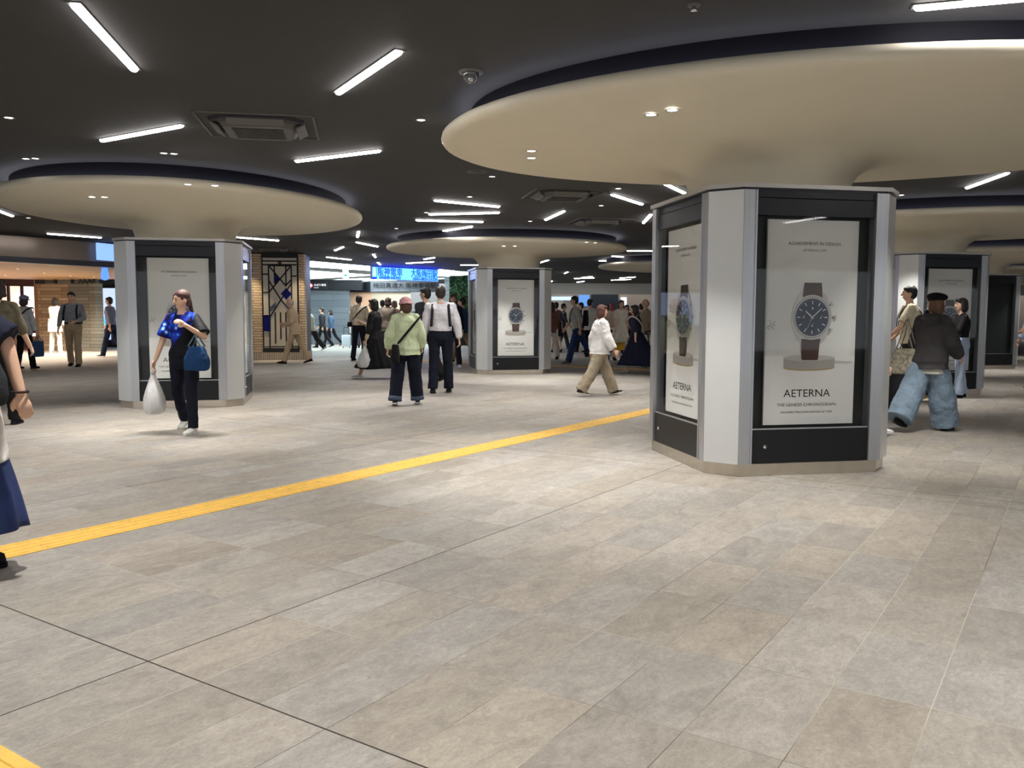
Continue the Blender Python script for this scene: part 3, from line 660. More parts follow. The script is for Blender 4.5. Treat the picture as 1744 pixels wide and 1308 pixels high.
mb = MB(); mb.box((-.5, -.5, 0), (.5, .5, .5)); q = mb.build('display_plinth', m_wood, None, False, (G(26, 597).x, G(26, 597).y+1.0, 0)); lab(q, 'wooden plinth under the round topped display in the shop window', 'plinth')
mb = MB(); mb.box((-3.0, -2.0, -.004), (.3, .2, .004)); 
# bluish lit opening beside the kiosk
B0 = G(167, 594); B1 = G(215, 594); B0.y = B1.y = 34
B0.x = -16.6; B1.x = -14.6
o = empty('lit_display_booth', (-16, 34, 0), 0, 'pale blue lit booth in the gap left of the left pillar', 'booth')
mb = MB(); mb.box((-1.0, 0, .0), (3.0, .2, .3), 0); mb.box((-1.0, 0, 2.35), (3, .2, 2.5), 0); mb.build('frame', m_blk2, o)
mb = MB(); mb.box((-1.0, .1, .3), (3.0, .2, 2.35)); mb.build('screen_panel', emit('booth_glow', (.55, .68, 1), .95), o)
mb = MB(); mb.box((-.6, .05, .9), (3.0, .1, 1.2)); mb.build('cyan_band', emit('booth_cyan', (.1, .55, .9), 1.0), o)
mb = MB(); [mb.box((-.9+.45*i, -.05, .1), (-.6+.45*i, .05, .88)) for i in range(8)]; mb.build('lower_panel', mat('booth_dark', srgb(38, 42, 90), .4, 0, .8, 9), o)
q = wallseg('blue_reflection_patch', G(163, 412, CEIL), G(200, 416, CEIL), 2.66, 3.08, emit('reflection_blue', (.25, .45, 1), 1.1), -.06); q = lab(q, 'pale blue painted reflection patch on the bronze fascia left of the left pillar', 'light panel')  # glowing slab stands in for the booth's reflection in the glossy fascia
p = G(186, 420, CEIL); mb = MB(); mb.cap((0, 0, 2.30), (0, 0, 2.52), .10, .07, n=14); mb.cap((0, 0, 2.58), (0, 0, 2.95), .08, .03, n=14)
q = mb.build('blue_lantern', emit('lantern_blue', (.08, .22, 1), 1.6), None, True, (p.x, p.y-.3, 0)); lab(q, 'bright blue glowing lantern under the bronze fascia by the left pillar', 'lantern')

# ------------------------------------------------------------------ stained glass pillar
m_brC = brick_mat('ledger_brick', srgb(196, 172, 140), srgb(216, 194, 164), srgb(50, 40, 34), .5, .075)
m_sg = mat('opal_glass', srgb(196, 188, 172), .3, 0, .05, 3); m_lead = mat('lead_black', srgb(18, 16, 18), .5)
m_sgB = mat('cobalt_glass', srgb(12, 8, 110), .4, spec=.2); m_sgD = mat('slate_glass', srgb(60, 74, 96), .3); m_sgR = mat('maroon_glass', srgb(70, 26, 22), .3)
a = G(430, 613); b = G(515, 611); L = 1.52
o = empty('stained_glass_pillar', a, AX*.55, 'brick pillar with a cream and cobalt stained glass panel behind the beige suited man', 'pillar')
def bx(name, m, x0, x1, y0, y1, z0, z1, par=None): mb = MB(); mb.box((x0, y0, z0), (x1, y1, z1)); return mb.build(name, m, par or o)
bx('core', m_lead, .02, L-.02, .1, L, .2, 3.11)
bx('brick_base', m_brV, 0, L, 0, L, 0, .22)
bx('brick_column', m_brC, .02, .30, -.0, .4, .22, 3.08); bx('brick_column', m_brC, L-.16, L, .0, .4, .22, 3.08)
g = bx('glass_panel', m_sg, .34, L-.22, .03, .08, .34, 2.96)
x0, x1, z0, z1 = .34, L-.22, .34, 2.96
bx('bottom_rail', m_lead, .30, L-.16, .0, .1, .22, .34); bx('top_rail', m_lead, .30, L-.16, .0, .1, 2.96, 3.1)
def SG(u, v): return (x0+(x1-x0)*u, z1-(z1-z0)*v)        # fractions across / down the panel
mb = MB()
def came(u0, v0, u1, v1, w=.019):
    p, q = SG(u0, v0), SG(u1, v1); mb.tube([(p[0], .025, p[1]), (q[0], .025, q[1])], w, n=4, up=(0, 1, 0))
for s_ in [(0, .035, 1, .035), (0, .075, 1, .075), (.17, .085, .17, 1), (.34, .085, .34, .28), (.68, .085, .68, .3), (.84, .085, .84, 1), (.17, .085, .68, .31), (.84, .085, .17, .38), (.17, .25, .5, .45), (.17, .38, .17, .6), (.84, .28, .17, .66), (.68, .3, .84, .24),
           (.17, .085, .84, .085), (.34, .6, .34, .95), (.5, .6, .5, .9), (.66, .6, .66, .93), (0, .18, .17, .18), (.84, .2, 1, .2), (0, .38, .17, .38), (0, .63, .17, .63), (0, .82, .17, .82), (.5, .45, .84, .6), (0, .98, 1, .98)]: came(*s_)
mb.build('lead_lines', m_lead, g)
def pane(name, m, pts):
    k = MB(); q = [SG(*p) for p in pts]; k.add([(x, .022, z) for x, z in q]+[(x, .035, z) for x, z in q], [tuple(range(len(q))), tuple(range(len(q), 2*len(q)))[::-1]]); k.build(name, m, g)
pane('cobalt_pane', m_sgB, [(.34, .17), (.34, .30), (.50, .235)]); pane('cobalt_pane', m_sgB, [(.68, .33), (.52, .395), (.68, .46), (.85, .395)])
pane('cobalt_pane', m_sgB, [(0, .63), (.2, .63), (.2, .815), (0, .815)]); pane('cobalt_pane', m_sgB, [(.56, .72), (.72, .72), (.72, .75), (.56, .75)]); pane('slate_pane', m_sgD, [(.2, .54), (.36, .49), (.36, .54), (.2, .6)])
pane('maroon_pane', m_sgR, [(.45, .04), (.56, .04), (.56, .075), (.45, .075)])
spot((a.x+.1, a.y-.35, 3.02), 160, None, 60, .8, .03, (1, .8, .55)); spot((a.x+1.4, a.y-.2, 3.02), 120, None, 60, .8, .03, (1, .8, .55))

# ------------------------------------------------------------------ bright hall beyond
m_lum = emit('luminous_ceiling', (.78, .95, 1.0), 8.0)
def lumband(pts, label):
    zz = CEIL+.175; q = [G(x, y, zz) for x, y in pts]
    ar = sum(q[i].x*q[(i+1) % len(q)].y-q[(i+1) % len(q)].x*q[i].y for i in range(len(q)))
    if ar < 0: q = q[::-1]
    c = sum(q, Vector())/len(q); mb = MB(); mb.prism([(v.x-c.x, v.y-c.y) for v in q], -.02, .0); o = mb.build('luminous_ceiling_panel', m_lum, None, False, (c.x, c.y, zz))
    return lab(o, label, 'light panel', 'luminous ceiling bands of the bright hall')
lumband([(440, 437), (640, 451), (815, 465), (770, 470.5), (700, 468), (640, 461), (515, 453), (440, 447)], 'nearest bright white ceiling band beyond the dark ceiling')
lumband([(440, 456), (515, 460), (634, 468.5), (600, 470.5), (515, 475), (440, 478)], 'middle bright ceiling band left of the blue sign')
lumband([(552, 478), (590, 475), (660, 472.6), (760, 474), (700, 476), (600, 479)], 'thin farthest bright ceiling band below the blue sign')
m_shut = brick_mat('grey_siding', srgb(96, 104, 112), srgb(110, 118, 124), srgb(60, 66, 74), 3.0, .28)
H0 = G(500, 588.5); H1 = G(585, 588.5); H0.y = H1.y = 37; 
def atx(px, y): return (px-872)/FPX*y*1.0
o = empty('grey_shop_wall', (atx(490, 37), 38.0, 0), 0, 'grey slatted wall with black header behind the walking pair', 'kiosk')
Lw = atx(588, 37)-atx(490, 37)
def bx2(o, name, m, x0, x1, y0, y1, z0, z1): mb = MB(); mb.box((x0, y0, z0), (x1, y1, z1)); return mb.build(name, m, o)
bx2(o, 'slatted_wall', m_shut, 0, Lw, 0, .3, .35, 2.42); bx2(o, 'brick_plinth', brick_mat('grey_plinth', srgb(100, 106, 110), srgb(116, 122, 126), srgb(60, 64, 70), .1, .5), 0, Lw, -.03, .3, 0, .35)
bx2(o, 'header', m_blk2, 0, Lw+.6, -.15, .3, 2.42, 2.86)
o = empty('platform_sign', (atx(519, 37.8), 37.84, 2.44), 0, 'black sign with a red circle and white Japanese letters on the grey wall', 'sign')
Ls = atx(561, 37.8)-atx(519, 37.8)
bx2(o, 'sign_board', mat('sign_black', srgb(14, 16, 26), .3), 0, Ls, -.06, 0, 0, .33)
mb = MB(); mb.cap((.28, -.062, .165), (.28, -.075, .165), .115, .115, n=28, flat=True); mb.build('red_ring', emit('sign_red', (.9, .02, .10), .9), o)
mb = MB(); mb.cap((.28, -.075, .165), (.28, -.08, .165), .072, .072, n=28, flat=True, ); mb.box((.28-.105, -.082, .14), (.28+.105, -.078, .19)); mb.build('white_bar', emit('sign_white', (.95, .97, 1), .9), o)
text('のぼり専用', .52, MATS['sign_white'], o, (.72, -.065, .19)); text('Up only', .2, MATS['sign_white'], o, (.56, -.065, .07))
# hanging cyan arrow sign
q = Vector((atx(590, 33), 33, 0)); o = empty('hanging_arrow_sign', (q.x, q.y, 2.72), 0, 'small hanging cyan and white sign with an arrow, left of the blue sign', 'sign')
bx2(o, 'upper_plate', emit('cyan_pale', (.5, .9, 1), .9), -.11, .11, -.03, .03, .26, .4); bx2(o, 'lower_plate', emit('cyan_pale2', (.55, .93, .95), .9), -.12, .12, -.03, .03, 0, .24)
mb = MB(); mb.box((-.07, -.036, .10), (.02, -.031, .14)); mb.add([(.0, -.036, .06), (.08, -.036, .12), (.0, -.036, .18)], [(0, 1, 2)]); mb.build('arrow', mat('arrow_green', srgb(20, 150, 130), .5), o)
mb = MB(); mb.box((-.008, -.008, .4), (.008, .008, .58)); mb.build('hanger', m_acp, o)
# blue station sign
m_b1 = emit('sign_blue_back', (.16, .42, 1), .95); m_b2 = emit('sign_blue_letters', (.0, .05, 1), 1.1); m_b3 = emit('sign_pale', (.75, .93, 1), 1.3)
pA = Vector((atx(635, 31.2), 31.2)); pB = Vector((atx(746, 33.4), 33.4)); d = pB-pA
o = empty('station_sign', (pA.x, pA.y, 2.60), math.atan2(d.y, d.x), 'long glowing blue station sign with Japanese lettering under the ceiling edge', 'sign'); Lb = d.length
bx2(o, 'light_box', mat('sign_box_navy', srgb(20, 30, 120), .4), 0, Lb, 0, .12, .02, .49)
bx2(o, 'icon_plate', m_b1, 0, .17, -.02, .0, .10, .47)
mb = MB(); mb.prism([(0, 0)]*0 or [(.04, -.03), (.13, -.03), (.13, -.02), (.04, -.02)], .15, .44, 0, [(.07, -.03), (.10, -.03), (.10, -.02), (.07, -.02)]); mb.build('icon', m_b3, o)
bx2(o, 'lettering_panel', m_b1, .20, Lb, -.02, 0, .02, .47)
text('阪神電車', 1.12, m_b2, o, (.80, -.03, .31), ext=.008, height=.31, bold=.012); text('大阪梅田駅', 1.30, m_b2, o, (Lb-.69, -.03, .31), ext=.008, height=.31, bold=.012)
text('HANSHIN RAILWAY', 1.0, m_b2, o, (.80, -.03, .10), ext=.006, height=.12, bold=.02); text('OSAKA-UMEDA STATION', 1.2, m_b2, o, (Lb-.66, -.03, .10), ext=.006, height=.12, bold=.02)
bl = bpy.data.lights.new('sign_glow_lamp', 'AREA'); bl.energy = 60; bl.color = (.05, .12, 1); bl.shape = 'RECTANGLE'; bl.size = Lb; bl.size_y = .4
q = bpy.data.objects.new('sign_glow_lamp', bl); col.objects.link(q); q.parent = o; q.location = (Lb/2, -.1, .25); q.rotation_euler = (PI/2, 0, 0)
# wide shop behind
o = empty('terracotta_shop', (atx(586, 39), 39, 0), 0, 'terracotta and grey shop frontage behind the crowd under the blue sign', 'shop front')
L1, L2, L3 = [atx(p, 39)-atx(586, 39) for p in (634, 700, 766)]
bx2(o, 'terracotta_wall', mat('terracotta', srgb(205, 158, 128), .6), 0, L1, 0, .2, 1.3, 2.35); bx2(o, 'tan_wall', mat('shop_tan', srgb(190, 172, 150), .6, 0, .1, 1), L1, L2, 0, .2, 0, 2.35); bx2(o, 'grey_wall', mat('shop_grey', srgb(122, 116, 116), .6), L2, L3, 0, .2, 0, 2.75)
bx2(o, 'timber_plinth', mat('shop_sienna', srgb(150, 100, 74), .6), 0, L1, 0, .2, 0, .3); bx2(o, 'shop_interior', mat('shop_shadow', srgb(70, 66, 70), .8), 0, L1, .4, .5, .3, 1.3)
bx2(o, 'header', m_blk2, -.1, L2, -.1, .2, 2.35, 2.8)
o = empty('direction_sign', (atx(632, 36), 36, 2.28), 0, 'dark unlit direction sign with black Japanese letters hanging below the blue sign', 'sign'); Ld = atx(748, 36)-atx(632, 36)
bx2(o, 'board', mat('board_grey', srgb(96, 98, 104), .4), 0, Ld, 0, .08, 0, .46)
mk = mat('letters_black', srgb(12, 12, 16), .5); text('梅田真通大 阪神車両駅', Ld*.92, mk, o, (Ld/2, -.01, .28), ext=.004, height=.22)
text('Umeda-Shinmichi  Osaka  Station Area', Ld*.8, mat('letters_grey', srgb(170, 172, 176), .5), o, (Ld*.45, -.01, .08), ext=.003, height=.06)
for x in (.1, Ld-.1): bx2(o, 'hanger', m_acp, x-.02, x+.02, .02, .06, .46, .98)
# clothes display by the terracotta shop
for px, c, t in [(592, srgb(50, 60, 130), 'blue'), (601, srgb(225, 222, 216), 'white'), (596, srgb(40, 40, 46), 'black')]:
    q = empty('hanging_garment', (atx(px, 38.4), 37.6+(px % 3)*.5, 0), 0, '%s garment on a stand at the terracotta shop corner' % t, 'garment')
    mb = MB(); mb.cap((0, 0, 0), (0, 0, .03), .16, .16, n=14, flat=True); mb.cap((0, 0, .03), (0, 0, 1.5), .015, .015, n=8, flat=True); mb.build('stand', m_irn, q, True)
    mb = MB(); mb.loft([[Vector((w_*math.cos(t_), .1*math.sin(t_), z)) for t_ in [2*PI*i/14 for i in range(14)]] for z, w_ in ((.5, .2), (.8, .17), (1.1, .15), (1.3, .19), (1.42, .17), (1.48, .05))]); mb.build('coat', cloth(c), q, True)
# plant wall
o = empty('plant_wall', (atx(766, 37), 37, 0), 0, 'dark green planted wall beside the centre pillar', 'plant wall'); Lp = atx(812, 37)-atx(766, 37)
bx2(o, 'backing_panel', mat('moss_back', srgb(14, 26, 18), .8), 0, Lp, .05, .2, .25, 3.02); bx2(o, 'planter_base', m_blk2, 0, Lp, -.1, .2, 0, .3)
mb = MB(); rnd = random.Random(5)
for i in range(2600):
    x = rnd.random()*Lp; z = .3+rnd.random()*2.7; r = .03+.05*rnd.random(); a = rnd.random()*PI*2; t = rnd.uniform(-.9, .9)
    u = Vector((math.cos(a), math.sin(t)*.6, math.sin(a))).normalized(); v = u.cross(Vector((0, 1, 0))).normalized()+Vector((0, rnd.uniform(-.7, .2), 0)); y = -.05*rnd.random()
    c = Vector((x, y, z)); mb.add([c-u*r, c-v*r*.5, c+u*r, c+v*r*.5], [(0, 1, 2, 3)], rnd.choice((0, 0, 1, 2)))
q = mb.build('foliage', [mat('leaf_dark', srgb(22, 62, 36), .5), mat('leaf_mid', srgb(46, 104, 60), .5), mat('leaf_light', srgb(96, 142, 92), .5)], o); q['kind'] = 'stuff'
mb = MB(); [mb.box((-.22, -.02, .6+.2*i), (-.02, .02, .78+.2*i)) for i in range(12)]; mb.build('glass_block_column', mat('glass_block', srgb(170, 182, 184), .2, 0, .2, 8), o)
# right background wall features
m_bkb = mat('back_brown', srgb(150, 136, 122), .6, 0, .06, 1)
struct(bx2(None, 'wall_far_right', m_bkb, 3.0, 40, 50, 50.2, 0, 2.55))
def bgbox(name, px0, px1, py0, py1, Y, m, label, cat, th=.15):
    x0, x1 = atx(px0, Y), atx(px1, Y); v = Vector((0, Y, 0)); z1, z0 = ztop(v, py0), ztop(v, py1)
    mb = MB(); mb.box((0, 0, 0), (x1-x0, th, z1-z0)); o = mb.build(name, m, None, False, (x0, Y, z0)); return lab(o, label, cat)
bgbox('light_strip', 934, 974, 505, 511, 49.8, emit('strip_blue', (.55, .75, 1), .9), 'pale blue light strip on the far wall right of the centre pillar', 'light')
bgbox('dark_screen', 1006, 1052, 501, 527, 49.8, mat('screen_dark', srgb(34, 40, 50), .3), 'large dark screen on the far wall above the crowd', 'screen')
bgbox('blue_poster', 985, 1003, 502, 521, 49.8, emit('poster_blue', (.12, .3, .7), .7), 'blue lit poster on the far wall behind the crowd', 'poster')
bgbox('round_white_lamp', 1056, 1066, 506, 522, 49.84, emit('lamp_pale', (.9, .95, 1), .8), 'small pale lamp on the far wall at right of the dark screen', 'lamp')

# ------------------------------------------------------------------ people
m_skin = mat('skin', srgb(214, 172, 146), .55, 0, .04, 12); m_eye = mat('eye_dark', srgb(32, 24, 22), .2); m_lip = mat('lip', srgb(168, 92, 84), .5)
clouds = bpy.data.textures.new('fold_clouds', 'CLOUDS'); clouds.noise_scale = .10; clouds.noise_depth = 2
clouds2 = bpy.data.textures.new('hair_clouds', 'CLOUDS'); clouds2.noise_scale = .03
def rad(a): return math.radians(a)
def remesh(o, vox, smooth=3, disp=0., tex=None):
    m = o.modifiers.new('union', 'REMESH'); m.mode = 'VOXEL'; m.voxel_size = vox; m.use_smooth_shade = True
    m = o.modifiers.new('soften', 'SMOOTH'); m.factor = .5; m.iterations = smooth
    if disp: m = o.modifiers.new('folds', 'DISPLACE'); m.texture = tex or clouds; m.strength = disp; m.mid_level = .5; m.texture_coords = 'LOCAL'
def ering(c, hw, hd, n=20, rot=None):
    return [Vector((hw*math.cos(t), hd*math.sin(t), 0))+Vector(c) for t in [2*PI*i/n for i in range(n)]]
F_T = [(.465, .07, .06), (.49, .155, .105), (.52, .168, .115), (.56, .155, .105), (.62, .122, .088), (.68, .132, .098), (.74, .148, .115), (.785, .152, .100), (.812, .135, .075), (.832, .075, .055), (.85, .052, .052)]
M_T = [(.465, .07, .06), (.49, .15, .105), (.52, .160, .112), (.56, .152, .105), (.62, .145, .10), (.68, .160, .108), (.74, .178, .122), (.785, .180, .110), (.812, .155, .080), (.832, .085, .060), (.85, .058, .058)]
def person(label, at, top, heading, sex='f', legs=((20, 6), (-20, 18)), feetpitch=(0, 0), arms=None, lean=2, turn=0, nod=0, build=1.0,
           tops=(), pants=None, skirt=None, shoes=None, hair=None, hat=None, vox=.010, H=None, bare=False, group=None, face=True, spread=2.5):
    base = G(*at) if len(at) == 2 else Vector(at)
    if H is None: H = min(1.85, max(1.5, ztop(base, top)))
    k = H/1.7; T = F_T if sex == 'f' else M_T
    root = empty('person', base, rad(heading-90), label, 'person', group)
    ln = math.tan(rad(lean)); hipz = .52*H
    def L(z): return max(0, z-hipz)*ln
    # ---- legs
    hj = .088*k*build; tl_, sl_ = .245*H, .237*H
    J = {}
    for i, s in ((0, -1), (1, 1)):
        a, b = legs[i]; hip = Vector((s*hj, 0, .515*H))
        sp = math.tan(rad(spread)); knee = hip+Vector((s*sp, math.sin(rad(a)), -math.cos(rad(a))))*tl_
        an = knee+Vector((s*sp, math.sin(rad(a-b)), -math.cos(rad(a-b))))*sl_
        J[i] = (hip, knee, an, rad(a-b))
    def footpt(i, f, z):       # along foot, below ankle
        p = feetpitch[i]; c, s_ = math.cos(rad(p)), math.sin(rad(p))
        return J[i][2]+Vector((0, f*c+z*s_, -f*s_+z*c))
    low = min(min(footpt(i, f, -.078*k).z for f in (-.06*k, .17*k)) for i in (0, 1))
    dz = Vector((0, 0, -low)); 
    # ---- joints of the arms
    arms = arms or ((-18, 8, 15, 0), (18, 8, 15, 0))
    sh = .82*H; shw = (.158 if sex == 'f' else .185)*k*build
    A = {}
    for i, s in ((0, -1), (1, 1)):
        p, ab, e, inn = arms[i]; S = Vector((s*shw, L(sh)+.0, sh-.012*k))
        d = Vector((s*math.sin(rad(ab)), math.sin(rad(p))*math.cos(rad(ab)), -math.cos(rad(p))*math.cos(rad(ab))))
        E_ = S+d*.172*H
        d2 = Vector((s*math.sin(rad(ab-inn)), math.sin(rad(p+e))*math.cos(rad(ab-inn)), -math.cos(rad(p+e))*math.cos(rad(ab-inn))))
        W = E_+d2*.148*H
        A[i] = (S, E_, W, d2)
    # ---- body surface
    mb = MB()
    mb.loft([ering((0, L(z*H), z*H), w_*k*build*(.88 if z < .82 else 1), d_*k*build*(.86 if z < .82 else 1)) for z, w_, d_ in T])
    mb.cap((0, L(.82*H), .815*H), (0, L(.885*H)+.012*k, .89*H), .055*k if sex == 'm' else .05*k, .05*k)
    for i in (0, 1):
        hip, knee, an, _ = J[i]
        mb.cap(hip, knee, .068*k*build, .048*k); mb.cap(knee, an, .053*k, .036*k)
        mb.cap(knee+(an-knee)*.12+Vector((0, -.012*k, 0)), knee+(an-knee)*.45+Vector((0, -.014*k, 0)), .04*k, .046*k)
        mb.cap(footpt(i, -.025*k, -.04*k), footpt(i, .12*k, -.055*k), .024*k, .024*k)
        S, E_, W, d2 = A[i]
        mb.cap(S, E_, .046*k*build, .036*k); mb.cap(E_, W, .037*k, .026*k)
        s = (-1, 1)[i]
        # hand: palm, four fingers with a bend, thumb
        fw = Vector((0, 1, 0)); sd = d2.cross(fw).normalized() if abs(d2.dot(fw)) < .95 else Vector((1, 0, 0))
        inw = Vector((-s, 0, 0)); inw = (inw-d2*inw.dot(d2)).normalized()      # palm faces the thigh
        fr = d2.cross(inw).normalized()
        if fr.y < 0: fr = -fr
        mb.cap(W+d2*.012*k, W+d2*.07*k, .026*k, .036*k, side=fr, sq=.45)
        for j, (o_, ln_) in enumerate(((.027, .075), (.009, .084), (-.009, .078), (-.026, .062))):
            b0 = W+d2*.075*k+fr*o_*k; b1 = b0+(d2*.8+inw*.35).normalized()*ln_*.5*k; b2 = b1+(d2*.45+inw*.8).normalized()*ln_*.5*k
            mb.cap(b0, b1, .0095*k, .009*k, n=8); mb.cap(b1, b2, .009*k, .0075*k, n=8)
        t0 = W+d2*.03*k+fr*.026*k; t1 = t0+(d2*.7+fr*.75+inw*.2).normalized()*.035*k; t2 = t1+(d2*.95+fr*.1+inw*.3).normalized()*.03*k
        mb.cap(t0, t1, .013*k, .011*k, n=8); mb.cap(t1, t2, .011*k, .009*k, n=8)
    hc = Vector((0, L(.93*H)+.012*k, .934*H))
    HX = Matrix.Rotation(rad(turn), 3, 'Z') @ Matrix.Rotation(rad(-nod), 3, 'X')
    def hp(x, y, z): return hc+HX @ Vector((x*k, y*k, z*k))
    X4 = HX.to_4x4()
    mb.ell(hc, (.074*k, .092*k, .112*k), n=18, k=12, X=HX)
    mb.ell(hp(0, .022, -.058), (.052*k, .062*k, .058*k), X=HX)
    mb.cap(hp(0, .088, .012), hp(0, .103, -.022), .010*k, .015*k, n=8)
    for s in (-1, 1): mb.ell(hp(s*.076, -.005, -.01), (.012*k, .022*k, .032*k), n=10, k=6, X=HX)
    for v in range(len(mb.v)): mb.v[v] = tuple(Vector(mb.v[v])+dz)
    hide = mb.build('body', m_skin, root, True); remesh(hide, min(vox, .009) if vox < .012 else vox, 2)
    if face:
        e = MB()
        for s in (-1, 1): e.ell(hp(s*.032, .083, .008)+dz, (.013*k, .007*k, .007*k), 0, 10, 6, HX); e.cap(hp(s*.018, .09, .03)+dz, hp(s*.048, .08, .03)+dz, .004*k, .003*k, n=6)
        e.build('eyes', m_eye, root, True)
        e = MB(); e.ell(hp(0, .088, -.055)+dz, (.022*k, .008*k, .007*k), 0, 10, 6, HX); e.build('mouth', m_lip, root, True)
    # ---- trousers
    if pants:
        c = pants; mb = MB(); wd = c.get('w', .012)*k; hm = c.get('hem', .06)*k; end = c.get('end', 1.0)
        mb.loft([ering((0, L(z*H), z*H), w_*k*build+wd, d_*k*build+wd) for z, w_, d_ in [(.45, .075, .06)]+T[1:5]])
        for i in (0, 1):
            hip, knee, an, _ = J[i]; s = (-1, 1)[i]
            mb.cap(hip+Vector((0, 0, .01)), knee, .082*k*build+wd, max(.058*k, hm*.85)+wd*.6, sq=1.0, n=16)
            e_ = knee+(an-knee)*end+Vector((0, 0, -.02*k if end >= 1 else 0))
            mb.cap(knee, e_, max(.058*k, hm*.85)+wd*.6, hm, flatb=True, n=16)
            if c.get('cuff'): 
                q = MB(); q.cap(e_+(knee-e_)*.16, e_, hm*1.04, hm*1.06, flat=True, n=18)
                for v in range(len(q.v)): q.v[v] = tuple(Vector(q.v[v])+dz)
                q.build('trouser_cuff', cloth(c['cuff']), root, True)
        for v in range(len(mb.v)): mb.v[v] = tuple(Vector(mb.v[v])+dz)
        o = mb.build('trousers', c.get('m') or cloth(c['c']), root, True); remesh(o, vox, 4, c.get('fold', .022)*k)
    if skirt:
        c = skirt; mb = MB(); R = []; z00 = c.get('z0', .62); n = 72; z0, z1 = c.get('z0', .62), c['z1']; st = (J[0][2].y+J[1][2].y)/2; spread = abs(J[0][2].y-J[1][2].y)/2
        rr_ = random.Random(len(label))
        ph = rr_.random()*6
        for j in range(13):
            f = j/12; z = z0+(z1-z0)*f; hw = (.13+(c['r']-.13)*(f**.75))*k; hd = hw*(.85+.15*f)+spread*.45*f*f
            if z00 < .5: hw = (.15+(c['r']-.15)*f)*k; hd = hw
            if f < .3 and z00 >= .5: hw = max(hw, .175*k*build*min(1, f/.2+.75))
            amp = c.get('pleat', .06)*f
            R.append([Vector(((hw*(1+amp*math.cos(c.get('n', 14)*t+ph)+.5*amp*math.cos(5*t+ph*2)))*math.cos(t), (hd*(1+amp*math.cos(c.get('n', 14)*t+ph)))*math.sin(t)+st*f*.8+c.get('drift', 0)*f*f, z*H+.012*math.sin(3*t+ph)*f))+dz for t in [2*PI*i/n for i in range(n)]])
        mb.loft(R); mb.build('skirt', c.get('m') or cloth(c['c']), root, True)
    # ---- tops (inner first)
    for c in tops:
        mb = MB(); wd = c.get('w', .014)*k; hem = c.get('hem', .46); fl = c.get('flare', .0)*k
        rs = [(z, w_, d_) for z, w_, d_ in T if z >= max(hem, .49)-.001 and z <= .833]
        if hem < .49:
            rs = [(hem, .168, .12)]+rs
        else:
            rs = [(hem, rs[0][1], rs[0][2])]+rs
        zz0 = rs[0][0]
        mb.loft([ering((0, L(z*H), z*H), w_*k*build+wd+fl*max(0, (.62-z)/(.62-zz0+1e-6) if zz0 < .62 else 0), d_*k*build+wd+fl*max(0, (.62-z)/(.62-zz0+1e-6) if zz0 < .62 else 0)) for z, w_, d_ in rs])
        sv = c.get('sl', 2)
        for i in (0, 1):
            S, E_, W, _ = A[i]; s = (-1, 1)[i]
            mb.cap(Vector((s*shw*.40, S.y, S.z+.020*k)), S+Vector((-s*.012*k, 0, 0)), .046*k+wd*.3, .043*k+wd*.4)
            if sv > 0:
                f = min(1, sv); sw = c.get('sw', .0)*k
                mb.cap(S+Vector((-s*.008*k, 0, -.006*k)), S+(E_-S)*f, .044*k*build+wd*.6, .040*k*build+wd*.8+sw, flatb=sv <= 1, n=14)
                if sv > 1: mb.cap(E_, E_+(W-E_)*(sv-1), .040*k*build+wd*.8+sw, .031*k+wd*.6+sw*.5, flatb=True, n=14)
        if c.get('collar'): mb.cap((0, L(.83*H), .825*H), (0, L(.86*H)+.006, .862*H), .062*k, .058*k, flat=True, n=16)
        if c.get('hood'): mb.ell((0, L(.83*H)-.07*k, .835*H), (.11*k, .07*k, .055*k))
        if c.get('jowl'): mb.ell((0, L(.84*H)-.02*k, .845*H), (.09*k, .07*k, .03*k))
        for v in range(len(mb.v)): mb.v[v] = tuple(Vector(mb.v[v])+dz)
        o = mb.build(c.get('name', 'shirt'), c.get('m') or cloth(c['c']), root, True); remesh(o, vox, 4, c.get('fold', .02)*k)
        if c.get('belt'):
            q = MB(); q.loft([ering((0, L(z*H), z*H), T[3][1]*k*build+.028*k, T[3][2]*k*build+.028*k) for z in (.575, .592)]); 
            for v in range(len(q.v)): q.v[v] = tuple(Vector(q.v[v])+dz)
            q.build('belt', cloth(c['belt']), root, True)
    # ---- shoes
    sc_ = shoes or {'c': srgb(30, 30, 32), 'sole': srgb(40, 40, 40)}
    for i in (0, 1):
        mb = MB(); R = []; so = []
        for f, w_, h_ in ((-.062, .016, .03), (-.055, .030, .058), (-.03, .036, .072), (.0, .037, .078), (.04, .038, .066), (.08, .043, .050), (.12, .044, .038), (.155, .036, .03), (.178, .018, .02)):
            p0 = footpt(i, f*k, -.066*k); up = footpt(i, f*k, (-.066+h_*sc_.get('h', 1))*k)-p0
            R.append([p0+Vector((w_*k*math.cos(t), 0, 0))+up*(.5+.5*math.sin(t)) for t in [2*PI*j/14 for j in range(14)]])
        for q in R:
            for v in range(len(q)): q[v] = q[v]+dz
        mb.loft(R); sh_o = mb.build('shoe', cloth(sc_['c']), root, True)
        mb = MB()
        for f, w_ in ((-.068, .02), (-.05, .036), (-.02, .040), (.03, .040), (.08, .047), (.12, .048), (.155, .040), (.184, .020)):
            p0 = footpt(i, f*k, -.078*k)+dz; p1 = footpt(i, f*k, -.056*k)+dz
            so.append([p0+Vector((-w_*k, 0, 0)), p0+Vector((w_*k, 0, 0)), p1+Vector((w_*k, 0, 0)), p1+Vector((-w_*k, 0, 0))])
        mb.loft(so); mb.build('sole', cloth(sc_.get('sole', srgb(40, 40, 40))), sh_o)
